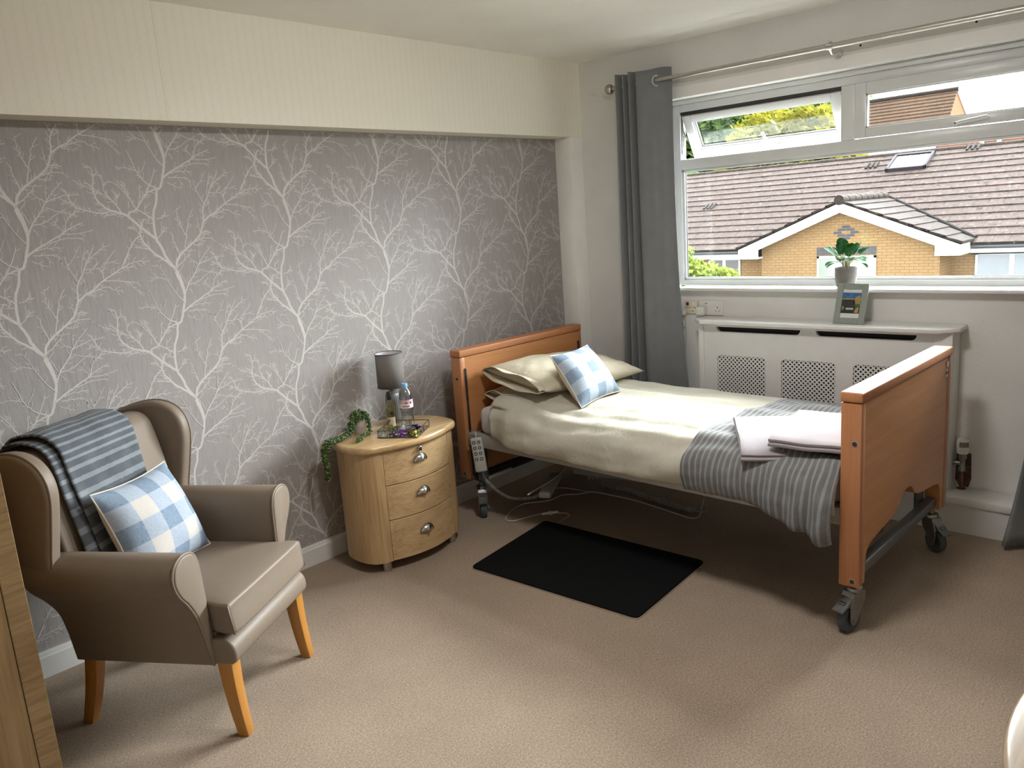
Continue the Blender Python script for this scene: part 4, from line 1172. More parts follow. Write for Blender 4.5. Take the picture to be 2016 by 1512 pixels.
def clear(name, tint, f0=.10, rough=.03):
    g = NT(name)
    fr = g.n('ShaderNodeLayerWeight', Blend=.35)
    nz = g.noise(g.coord(), 40, 2)
    tr = g.n('ShaderNodeBsdfTransparent', Color=g.ramp(nz, [(.3, tuple(x * .95 for x in tint)), (.7, tint)]))
    gl = g.n('ShaderNodeBsdfGlossy', Color=(1, 1, 1), Roughness=rough)
    f = g.math('ADD', g.math('MULTIPLY', fr.outputs[0], .55), f0)
    mx = g.n('ShaderNodeMixShader', Fac=f, i1=tr.outputs[0], i2=gl.outputs[0])
    g.t.links.new(mx.outputs[0], g.out.inputs[0])
    return g.m
def wrap_text(mb, body, size, r, ang0, z0, mat, bold=0):
    cu = bpy.data.curves.new('lettering', 'FONT'); cu.body = body; cu.size = size; cu.align_x = 'CENTER'; cu.offset = bold; cu.resolution_u = 3
    ob = bpy.data.objects.new('lettering', cu); COL.objects.link(ob)
    dg = bpy.context.evaluated_depsgraph_get(); dg.update()
    me = bpy.data.meshes.new_from_object(ob.evaluated_get(dg))
    vs = [v.co.copy() for v in me.vertices]
    nv = [mb.bm.verts.new((r * math.cos(ang0 + v.x / r), r * math.sin(ang0 + v.x / r), z0 + v.y)) for v in vs]
    for p in me.polygons:
        try:
            f = mb.bm.faces.new([nv[i] for i in p.vertices]); f.material_index = mat
        except ValueError: pass
    bpy.data.objects.remove(ob); bpy.data.meshes.remove(me); bpy.data.curves.remove(cu)
FACE = math.atan2(-3.02 + .15, -3.94 + 1.66)        # direction in which the labels look

def tray():
    A, B, D = Vector((-1.855, -.175, TZ)), Vector((-1.756, -.337, TZ)), Vector((-1.597, -.233, TZ)); Cc = A + D - B
    cen = (A + D) / 2
    t = thing('mirror_tray', 'square glass tray with a dark wire rim on the bedside chest', 'tray', cen)
    P = [p - cen for p in (A, B, D, Cc)]
    mb = MB(); hi = .034
    for k in range(4):
        a, b = P[k], P[(k + 1) % 4]
        for z in (.0035, hi): mb.tube([a + Vector((0, 0, z)), b + Vector((0, 0, z))], .0021, 6)
        for s in (0, .5): mb.tube([a.lerp(b, s) + Vector((0, 0, .001)), a.lerp(b, s) + Vector((0, 0, hi + .001))], .0019, 6)
    mb.build('wire_rim', plain('dark_gunmetal_wire', (.13, .12, .115), .35, .9, .1, 60), t, 60)
    MB().prism([(p.x * .99, p.y * .99) for p in P], 'z', .0012, .0040).build('mirror_base', plain('mirror_silver', (.80, .84, .84), .04, 1, .02, 20), t, 0)
    mb = MB()
    for k in range(4):
        a, b = P[k] * .992, P[(k + 1) % 4] * .992
        d = Vector((0, 0, .006)); u = Vector((0, 0, hi - .002))
        mb.face([a + d, b + d, b + u, a + u])
    mb.build('glass_sides', clear('clear_tray_glass', (.97, .99, .98), .02), t, 0)
tray()
BZ = TZ + .0042
def wine():
    c = (-1.712, -.098, BZ)
    t = thing('wine_bottle', 'small bottle of white wine with a black cap, in the tray', 'bottle', c)
    MB().lathe([(0, .002), (.014, .0), (.0195, .002), (.0212, .006), (.0214, .012), (.0214, .088), (.0205, .100), (.0165, .113), (.0115, .124), (.0095, .134), (.0092, .150), (0, .150)], n=40).build('bottle', clear('pale_green_bottle_glass', (.95, .95, .84), .05), t, 180)
    MB().lathe([(0, .004), (.019, .004), (.0198, .010), (.0198, .088), (.019, .098), (.015, .1125), (0, .113)], n=32).build('wine', clear('straw_wine', (.93, .91, .60), .0), t, 180)
    MB().lathe([(0, .176), (.0098, .176), (.0104, .1735), (.0104, .139), (.0100, .138), (0, .138)], n=28).build('cap', M['black'], t)
    mb = MB(); r = .0217
    def lab(u, v): 
        a = FACE + .12 + (u - .5) * 2.0; return (r * math.cos(a), r * math.sin(a), lerp(.012, .056, v))
    mb.grid(lab, 20, 2, mat=0)
    for (u, v, s, m) in ((.25, .75, .16, 1), (.2, .2, .2, 2), (.45, .12, .16, 2), (.12, .5, .12, 1)):
        def blob(k, u=u, v=v, s=s):
            q = lab(u + s * math.cos(k) * (.8 + .25 * math.sin(3 * k)), v + s * 1.2 * math.sin(k)); d = 1.012; return (q[0] * d, q[1] * d, min(.056, max(.012, q[2])))
        mb.face([blob(2 * math.pi * i / 14) for i in range(14)], m)
    for v in (.55, .42): 
        a0, a1 = lab(.52, v), lab(.86, v); am, bm_ = lab(.69, v), lab(.69, v + .06)
        mb.face([tuple(x * 1.01 for x in a0[:2]) + (a0[2],), tuple(x * 1.01 for x in am[:2]) + (a0[2],), tuple(x * 1.01 for x in am[:2]) + (bm_[2],), tuple(x * 1.01 for x in a0[:2]) + (bm_[2],)], 1)
    def seal(k): 
        a = FACE + .35 + .0095 * math.cos(k) / r; return (r * 1.004 * math.cos(a), r * 1.004 * math.sin(a), .074 + .0095 * math.sin(k))
    mb.face([seal(2 * math.pi * i / 20) for i in range(20)], 3)
    mb.build('label', [plain('cream_paper_label', (.72, .62, .42), .6), plain('brown_label_print', (.09, .035, .02), .6), plain('olive_label_print', (.12, .11, .025), .6), M['black']], t, 60)
wine()
def water():
    c = (-1.662, -.158, BZ)
    t = thing('water_bottle', 'clear plastic water bottle with a blue cap, in the tray', 'bottle', c)
    pr = [(0, .004), (.014, .0015), (.025, 0), (.0305, .004), (.032, .010), (.031, .020), (.0305, .030), (.0315, .036), (.0305, .046), (.0285, .058), (.0275, .066), (.0285, .076), (.031, .086), (.032, .096), (.032, .140), (.0315, .150), (.028, .166), (.021, .181), (.0145, .190), (.0125, .194), (.0125, .199)]
    MB().lathe(pr, n=48, ang=lambda a, h: 1 + (.012 * math.sin(a * 5 + h * 120) if .012 < h < .085 else 0)).build('bottle', clear('clear_bottle_plastic', (.93, .95, .97), .10, .05), t, 180)
    MB().lathe([(r * .965, z + .001) for r, z in pr[:18]] + [(0, .181)], n=32).build('water', clear('still_water', (.93, .95, .96), .0), t, 180)
    MB().lathe([(0, .212), (.0135, .212), (.0145, .2105), (.0148, .194), (.0142, .1925), (0, .1925)], n=60, ang=lambda a, h: 1 + .012 * math.cos(30 * a)).build('cap', plain('sky_blue_cap', (.20, .40, .70), .4), t, 40)
    mb = MB(); r = .0325
    def ring(z0, z1, m, a0=0, a1=2 * math.pi, rr=r): mb.grid(lambda u, v: (rr * math.cos(lerp(a0, a1, u)), rr * math.sin(lerp(a0, a1, u)), lerp(z0, z1, v)), 40, 1, mat=m)
    ring(.098, .120, 0); ring(.120, .138, 1)
    for k in range(3):
        a = FACE + (-.16 + .20 * k); h = (.007, .010, .006)[k]; rr = r * 1.006
        mb.face([(rr * math.cos(a - .13), rr * math.sin(a - .13), .1195), (rr * math.cos(a + .13), rr * math.sin(a + .13), .1195), (rr * math.cos(a), rr * math.sin(a), .1195 + h)], 3)
    wrap_text(mb, 'evian', .0178, r * 1.008, FACE + .0, .1035, 2, .0004)
    def dot(k): 
        a = FACE + .72 + .0045 * math.cos(k) / r; return (r * 1.006 * math.cos(a), r * 1.006 * math.sin(a), .122 + .006 * math.sin(k))
    mb.face([dot(2 * math.pi * i / 14) for i in range(14)], 3)
    mb.build('label', [plain('white_bottle_label', (.74, .74, .76), .4), plain('pink_bottle_label', (.62, .42, .47), .4), plain('red_lettering', (.50, .012, .03), .4), plain('navy_mountain_print', (.03, .03, .08), .4)], t, 0)
water()
def sweets():
    rnd = random.Random(5)
    defs = [((-1.790, -.208), 30, (.085, .012, .16), 'dark purple foil sweet at the near side of the tray, below the wine bottle'), ((-1.757, -.226), -25, (.16, .012, .26), 'bright purple foil sweet in the middle of the tray front'),
            ((-1.733, -.250), 60, (.20, .085, .03), 'brown and gold wrapped sweet between the purple and yellow ones'), ((-1.727, -.285), 20, (.62, .55, .06), 'yellow foil sweet in the near corner of the tray'),
            ((-1.655, -.212), 75, (.03, .02, .16), 'dark blue foil sweet behind the others, below the water bottle')]
    for i, ((x, y), a, col, lab) in enumerate(defs):
        g = plain('foil_' + str(i), col, .22, .75, .5, 120, .5, 150)
        mb = MB()
        L = .054
        def fn(u, v, i=i):
            s = (u - .5) * 2; k = abs(s)
            body = .0098 * math.sqrt(max(0, 1 - (k / .56) ** 4)) if k < .56 else 0
            fan = .0022 + .0115 * max(0, (k - .54) / .46)
            r = max(body, fan) * (1 + .16 * fbm(u * 9 + i, v * 7, i))
            al = v * 2 * math.pi
            fl = 1 if k < .54 else lerp(1, .22, (k - .54) / .46)
            return (s * L / 2, r * math.cos(al), .0100 + r * math.sin(al) * fl + .0025 * math.sin(al * 3) * max(0, k - .6))
        mb.grid(fn, 24, 14)
        o = mb.build('wrapped_sweet', g, None, 50, frame((x, y, BZ), R(a)), recentre=True)
        tag(o, lab, 'sweet', 'sweets on the tray')
sweets()

def string_plant():
    c = (-1.836, -.016, TZ)
    t = thing('trailing_plant', 'trailing green bead plant in a pale pot on the bedside chest', 'plant', c)
    MB().lathe([(0, 0), (.030, 0), (.0325, .004), (.033, .05), (.0345, .072), (.0305, .072), (.030, .062), (0, .062)], n=40).build('pot', plain('warm_grey_pot', (.50, .47, .44), .75, 0, .06, 40, .2, 200), t, 50)
    rnd = random.Random(21)
    strands = []
    def S(*pts): strands.append([Vector(p) for p in pts])
    # over the left edge of the chest and down
    for k in range(14):
        j = lambda s=.022: rnd.uniform(-s, s)
        zend = rnd.choice((-.06, -.11, -.15, -.165))
        S((-.015, j(), .08), (-.05 + j(), -.012 + j(), .058 + j(.01)), (-.09 + j(), -.03 + j(.02), .020 + j(.006)), (-.145 + j(), -.040 + j(.02), .012), (-.195 + j(.008), -.035 + j(.025), .010), (-.222 + j(.006), -.032 + j(.025), -.015), (-.226 + j(.006), -.030 + j(.02), zend * .5), (-.222 + j(.006), -.030 + j(.018), zend))
    for k in range(3):
        j = lambda s=.008: rnd.uniform(-s, s)
        S((.01, -.01, .085), (.022 + j(), -.034 + j(), .066), (.016 + j(), -.046 + j(), .03), (.0 + j(), -.062 + j(), .010), (-.04 + j(), -.085 + j(), .008), (-.085 + j(), -.115 + j(), .008), (-.12 + j(), -.142 + j(), .008))
    for k in range(7):
        a = rnd.uniform(0, 6.28); S((0, 0, .07), (.015 * math.cos(a), .015 * math.sin(a), .095), (.03 * math.cos(a), .03 * math.sin(a), .085 + rnd.uniform(0, .02)), (.042 * math.cos(a), .042 * math.sin(a), .065))
    st = MB(); bd = MB()
    def bead(p, r, m):
        d = Vector((rnd.uniform(-1, 1), rnd.uniform(-1, 1), rnd.uniform(-.4, 1))).normalized()
        vs = bd._new(lambda: bmesh.ops.create_icosphere(bd.bm, subdivisions=1, radius=r))
        q = d.to_track_quat('Z', 'Y').to_matrix()
        for v in vs:
            co = v.co.copy(); co.z *= 1.35; v.co = q @ co + p + d * r
            for f in v.link_faces: f.material_index = m
    for s in strands:
        P = spline(s, 7)
        st.tube(P, .0011, 4)
        L = 0
        for a, b in zip(P, P[1:]):
            n = max(1, round((b - a).length / .0052))
            for k in range(n):
                bead(a.lerp(b, (k + rnd.random()) / n), rnd.uniform(.0038, .0060), rnd.choice((0, 0, 0, 1, 2)))
    for k in range(300):
        a = rnd.uniform(0, 6.28); rr = .041 * math.sqrt(rnd.random()); bead(Vector((rr * math.cos(a), rr * math.sin(a), .070 + .034 * (1 - (rr / .045) ** 2) * rnd.uniform(.5, 1))), rnd.uniform(.0042, .0062), rnd.choice((0, 0, 1, 2)))
    bd.build('bead_leaves', [plain('bead_green', (.045, .10, .022), .45), plain('bead_dark_green', (.022, .058, .016), .5), plain('bead_pale_green', (.17, .22, .055), .45)], t, 180)
    st.build('strands', plain('strand_green', (.06, .10, .03), .6), t, 180)
string_plant()

# ------------------------------------------------------------------ wing armchair; own frame: x across, -y to the front
def armchair():
    t = thing('wing_armchair', 'taupe wing-back armchair with honey wood legs against the papered wall', 'armchair', (-2.9167, -.4524, 0), R(32.2))
    ARM = [(-.250, .250), (-.258, .30), (-.268, .36), (-.286, .43), (-.316, .485), (-.346, .525), (-.362, .560), (-.364, .590), (-.352, .617), (-.326, .634), (-.298, .638), (-.266, .630), (-.245, .608), (-.236, .570), (-.232, .50), (-.230, .40), (-.230, .250)]
    def sm(P, n=4):
        s = spline([(a, b, 0) for a, b in P], n); return [(p.x, p.y) for p in s]
    for s in (-1, 1):
        prof = [(x * -s, z) for x, z in sm(ARM)]
        def shear(q):
            x, y, z = q
            if y > 0: y = y + .040 * sstep(.40, .62, z)
            else: y = y - .010 * (1 - sstep(.25, .45, z))
            return (x, y, z)
        a = MB().prism(prof, 'y', -.218, .258, .008, 3, shear=shear).build('arm', M['vinyl'], t, 50)
        cx = sum(p[0] for p in prof) / len(prof); cz = sum(p[1] for p in prof) / len(prof)
        inset = [(lerp(p[0], (-.290 if p[1] > .5 else -.245) * -s, .035), lerp(p[1], .45, .010)) for p in prof]
        MB().prism(inset, 'y', -.227, -.214, .006, 3, shear=shear).build('arm_front', M['vinyl'], a, 60)
        ol = [shear((p[0], -.2195, p[1])) for p in prof]
        MB().tube(ol, .0042, 8).build('piping', M['piping'], a, 180)
        WO = [(.190, .598), (.172, .66), (.152, .75), (.138, .83), (.143, .885), (.166, .928), (.205, .955), (.255, .966), (.315, .960), (.372, .944), (.408, .925), (.392, .84), (.366, .74), (.335, .65), (.318, .604), (.25, .592)]
        wp = [(p.x, p.y) for p in spline([(a_, b_, 0) for a_, b_ in WO], 4, True)]
        def sh2(q, s=s):
            x, y, z = q; return (x + s * .030 * sstep(.40, .14, y) if False else x + s * .028 * (1 - sstep(.14, .40, y)), y, z)
        w = MB().prism(wp, 'x', s * .282, s * .338, .017, 4, shear=sh2).build('wing', M['vinyl'], t, 60)
        for xo in (.326,):
            MB().tube([sh2((s * xo, lerp(y, .26, .003), lerp(z, .78, .003))) for y, z in wp], .0040, 8, closed=True).build('piping', M['piping'], w, 180)
    BP = [(.150, .330), (.155, .45), (.178, .60), (.208, .76), (.232, .87), (.250, .915), (.285, .938), (.335, .938), (.368, .915), (.352, .80), (.328, .68), (.300, .57), (.274, .46), (.262, .35), (.256, .252), (.20, .252)]
    MB().prism(sm(BP[:9], 4) + sm(BP[8:], 3)[1:], 'x', -.284, .284, .010, 3, shear=lambda q: (q[0] * lerp(.80, 1.0, sstep(.40, .60, q[2])), q[1], q[2])).build('backrest', M['vinyl'], t, 50)
    # seat cushion, slightly crowned and fuller at the front
    mb = MB(); vs = mb._new(lambda: mb.box(-.231, .231, -.304, .165, .352, .452))
    bmesh.ops.subdivide_edges(mb.bm, edges=mb.bm.edges[:], cuts=11, use_grid_fill=True)
    for v in mb.bm.verts:
        x, y, z = v.co
        fx = 1 - (x / .231) ** 4; fy = 1 - ((y + .07) / .235) ** 4
        if z > .43: v.co.z += .016 * max(0, fx) * max(0, fy)
        if y < -.22 and abs(x) > .0: v.co.x *= 1 + .055 * sstep(-.22, -.27, y)
        if y < -.29: v.co.y -= .006 * max(0, fx)
        v.co.y -= .010 * (1 - sstep(.352, .452, z)) * sstep(.0, -.3, y)
    b = mb.build('seat_cushion', M['vinyl'], t, 180)
    bv = b.modifiers.new('soft edge', 'BEVEL'); bv.width = .012; bv.segments = 3; bv.limit_method = 'ANGLE'; bv.angle_limit = R(50)
    b.data.set_sharp_from_angle(angle=R(180))
    for s in (-1, 1):
        MB().tube([(s * .2435, -.300, .447), (s * .2435, -.306, .40), (s * .2435, -.312, .354)], .0032, 6).build('seam_piping', M['piping'], b, 180)
    FR = [(-.290, .252), (-.304, .262), (-.309, .285), (-.303, .312), (-.286, .330), (-.262, .338), (-.22, .339), (-.22, .252)]
    MB().prism(sm(FR[:7], 4) + [FR[7]], 'x', -.250, .250, .009, 3).build('front_rail', M['vinyl'], t, 50)
    MB().box(-.232, .232, -.24, .255, .256, .353).build('seat_base', M['vinyl'], t, 50)
    def leg(tp, bt, w0, w1, bend):
        mb = MB()
        rows = []
        for k in range(7):
            f = k / 6; cx, cy = lerp(tp[0], bt[0], f), lerp(tp[1], bt[1], f) + bend * math.sin(math.pi * f); z = lerp(.258, 0, f); w = lerp(w0, w1, f) / 2
            rows.append([mb.bm.verts.new((cx + sx * w, cy + sy * w, z)) for sx, sy in ((-1, -1), (1, -1), (1, 1), (-1, 1))])
        for A, B in zip(rows, rows[1:]):
            for j in range(4): mb.bm.faces.new((A[j], A[(j + 1) % 4], B[(j + 1) % 4], B[j]))
        mb.bm.faces.new(rows[0]); mb.bm.faces.new(rows[-1][::-1])
        bmesh.ops.recalc_face_normals(mb.bm, faces=mb.bm.faces[:])
        es = [e for e in mb.bm.edges if len(e.link_faces) == 2 and e.calc_face_angle() > 1]
        bmesh.ops.bevel(mb.bm, geom=es, offset=.0035, segments=2, affect='EDGES', profile=.5)
        mb.build('leg', M['leg_wood'], t, 40)
    for s in (-1, 1):
        leg((s * .222, -.262), (s * .226, -.288), .050, .036, .005)
        leg((s * .208, .222), (s * .210, .285), .046, .038, -.006)
armchair()
CF = frame((-2.9167, -.4524, 0), R(32.2))
def chair_throw():
    path = [(.392, .66), (.396, .78), (.392, .90), (.372, .948), (.325, .957), (.280, .953), (.240, .925), (.222, .875), (.203, .78), (.172, .64), (.148, .535), (.130, .495), (.080, .483)]
    P = spline([(a, b, 0) for a, b in path], 8)
    t = bpy.data.objects.new('throw_blanket', None); COL.objects.link(t); t.matrix_world = CF @ Matrix.Translation((-.06, .25, .48))
    Fi = Matrix.Translation((.06, -.25, -.48))
    tag(t, 'slate striped fleece throw hanging over the back of the armchair', 'throw blanket')
    def layer(x0, x1, off, seed, u0, u1, wav):
        def fn(u, v):
            f = lerp(u0, u1, u) * (len(P) - 1); i = min(int(f), len(P) - 2); p = P[i].lerp(P[i + 1], f - i); d = (P[i + 1] - P[i]).normalized()
            n = Vector((-d.y, d.x)) * -1
            dn = sstep(.45, 1, u)
            xa = x0 + .010 * fbm(u * 3, 1, seed); xb = x1 - .045 * dn + .008 * fbm(u * 3, 4, seed)
            x = lerp(xa, xb, v)
            o = off + wav * (fbm(v * 2.2 + seed, u * 3.5, 2) + .5 * fbm(v * 5, u * 9, seed)) + .012 * abs(math.sin(v * 9 + seed)) * dn * .5
            return (x, p.x + n.x * o, p.y + n.y * o)
        mb = MB(); mb.grid(fn, 80, 30, uvfn=lambda u, v: (u * .95, v * .4))
        return mb
    layer(-.240, .06, .010, 3, .02, 1.0, .006).build('under_fold', M['throw_chair'], t, 180, Fi, solid=.006, solid_off=0)
    layer(-.205, .138, .024, 8, .0, .97, .007).build('top_fold', M['throw_chair'], t, 180, Fi, solid=.006, solid_off=0)
chair_throw()
cushion('cushion', 'blue check cushion leaning in the armchair over the slate throw', [(-.205, .020, .462), (.180, .010, .462), (.172, .135, .778), (-.214, .128, .792)], .155, None, 6, CF)

# ------------------------------------------------------------------ wardrobe and round table at the frame edges
def wardrobe():
    x1, y0 = -3.4405, -.72
    t = thing('wardrobe', 'tall oak wardrobe cut off by the left edge, beside the armchair', 'wardrobe', (-3.9, -.45, 0))
    Fi = Matrix.Translation((3.9, .45, 0))
    MB().box(x1 - .02, x1, y0 + .002, -.12, 0, 1.96, .0015, 1).box(-4.36, -4.34, y0 + .002, -.12, 0, 1.96).box(-4.34, x1 - .02, y0 + .03, -.12, .06, .08).box(-4.34, x1 - .02, y0 + .03, -.12, 1.94, 1.96).box(-4.34, x1 - .02, -.128, -.12, .06, 1.96).box(-4.34, x1 - .02, y0 + .05, y0 + .066, 0, .06).build('carcass', M['oak_dark'], t, 0, Fi)
    st = wood('cross_sawn_oak_edge', (.13, .074, .03), (.205, .126, .054), (.27, .176, .085), 'x', 3.2, .45, .35)
    MB().box(x1 - .052, x1, y0, y0 + .02, .0, 1.96, .0015, 1).build('door_edge', st, t, 30, Fi)
    MB().box(x1 - .46, x1 - .0535, y0 + .001, y0 + .02, .065, 1.955, .001, 1).build('door', M['oak_dark'], t, 30, Fi)
    MB().box(-4.358, x1 - .463, y0 + .001, y0 + .02, .065, 1.955, .001, 1).build('door', M['oak_dark'], t, 30, Fi)
wardrobe()
def round_table():
    c = (-2.66, -3.43, 0); r = .62; z = .75
    t = thing('round_table', 'round wooden table just entering at the lower right edge', 'table', c)
    top = wood('glossy_oak_table_top', (.30, .21, .13), (.38, .28, .185), (.46, .35, .24), 'x', .6, .16, .4, .02, .9)
    pr = [(0, z - .03), (r - .03, z - .03)] + [(r - .015 + .015 * math.cos(a), z - .015 + .015 * math.sin(a)) for a in [math.pi * (k / 10 - .5) for k in range(11)]] + [(r - .04, z), (0, z)]
    MB().lathe(pr, n=128).build('table_top', top, t, 40)
    for k in range(4):
        a = math.pi / 4 + k * math.pi / 2
        MB().cyl((.46 * math.cos(a), .46 * math.sin(a), 0), (.40 * math.cos(a), .40 * math.sin(a), z - .028), .020, .028, 20).build('leg', M['leg_wood'], t)
    MB().lathe([(.37, z - .09), (.37, z - .03), (.35, z - .03), (.35, z - .09), (.37, z - .09)], n=64).build('apron', M['oak'], t, 40)
round_table()
# ------------------------------------------------------------------ the view: bungalow opposite, houses and trees beyond
OUT = .42
def oc(c): return tuple(x * OUT for x in c)
def m_brick(name, c1, c2, mortar, ax='y'):
    g = NT(name)
    rot = {'y': (0, 0, 0)}[ax]
    tc = g.n('ShaderNodeTexCoord')
    sx = g.n('ShaderNodeSeparateXYZ', i0=tc.outputs['Object'])
    u = g.math('ADD', sx.outputs[0], sx.outputs[1])
    cb = g.n('ShaderNodeCombineXYZ', i0=u, i1=sx.outputs[2], i2=0.0)
    br = g.n('ShaderNodeTexBrick', Vector=cb.outputs[0], Color1=oc(c1), Color2=oc(c2), Mortar=oc(mortar), Scale=1.0, Mortar_Size=.009, Mortar_Smooth=.2, Bias=0.0, Brick_Width=.205, Row_Height=.0695)
    nz = g.noise(g.coord(), 30, 3)
    col = g.mix(1.0, br.outputs[0], g.ramp(nz, [(.3, (.88, .88, .88)), (.7, (1.1, 1.1, 1.1))]), 'MULTIPLY')
    return g.finish(col, .85, Specular_IOR_Level=.0)
M['brick'] = m_brick('buff_brickwork', (.37, .225, .110), (.41, .26, .130), (.235, .17, .10))
M['red_brick'] = m_brick('red_brickwork', (.27, .085, .045), (.31, .11, .06), (.26, .18, .13))
M['slate_brick'] = plain('blue_grey_bricks', oc((.062, .070, .095)), .9, 0, .15, 8)
M['mortar'] = plain('pale_mortar', oc((.30, .28, .26)), .9)
M['fascia'] = plain('white_fascia_board', oc((.80, .80, .80)), .4, 0, .02, 3)
M['gutter'] = plain('black_gutter', oc((.03, .034, .045)), .4)
def m_tiles(name, base, dark, pale, moss):
    base, dark, pale, moss = oc(base), oc(dark), oc(pale), oc(moss)
    g = NT(name)
    v = g.coord()
    tc = g.n('ShaderNodeTexCoord'); sx = g.n('ShaderNodeSeparateXYZ', i0=tc.outputs['Object'])
    cb = g.n('ShaderNodeCombineXYZ', i0=sx.outputs[1], i1=sx.outputs[0], i2=0.0)
    br = g.n('ShaderNodeTexBrick', Vector=cb.outputs[0], Color1=base, Color2=tuple(x * .88 for x in base), Mortar=dark, Scale=1.0, Mortar_Size=.006, Mortar_Smooth=.1, Bias=0.0, Brick_Width=.33, Row_Height=.352)
    n1 = g.noise(v, 6.5, 4, .7); n2 = g.noise(v, 10, 4, .7); n3 = g.noise(g.coord((1, 1, 1)), .6, 3)
    c = g.mix(g.ramp(n1, [(.575, (0, 0, 0)), (.62, (1, 1, 1))]), br.outputs[0], moss)
    c = g.mix(g.ramp(n2, [(.58, (0, 0, 0)), (.62, (.9, .9, .9))]), c, pale)
    c = g.mix(1.0, c, g.ramp(n3, [(.3, (.92, .92, .92)), (.7, (1.08, 1.06, 1.05))]), 'MULTIPLY')
    return g.finish(c, .85, Specular_IOR_Level=.03)
M['tiles'] = m_tiles('brown_roof_tiles', (.072, .053, .0475), (.024, .0175, .016), (.12, .107, .102), (.026, .021, .019))
M['tiles_far'] = m_tiles('tan_roof_tiles', (.10, .064, .044), (.045, .029, .021), (.13, .10, .073), (.065, .043, .033))
M['tiles_gable'] = m_tiles('mossy_tiles_glow_darkened', (.034, .0255, .023), (.011, .008, .0073), (.07, .062, .058), (.010, .008, .0075))  # mossy tiles, darkened further to offset the strong sky glow on this slope
M['ridge'] = plain('lichen_ridge_tile', oc((.045, .037, .033)), .9, 0, .35, 14, Specular_IOR_Level=.03)
M['blind'] = plain('pale_green_window_blind', oc((.33, .40, .33)), .15, 0, .12, 1.2)
M['sky_glass'] = plain('window_glass_dark', (.10, .115, .135), .05, 0, .2, 1.0)

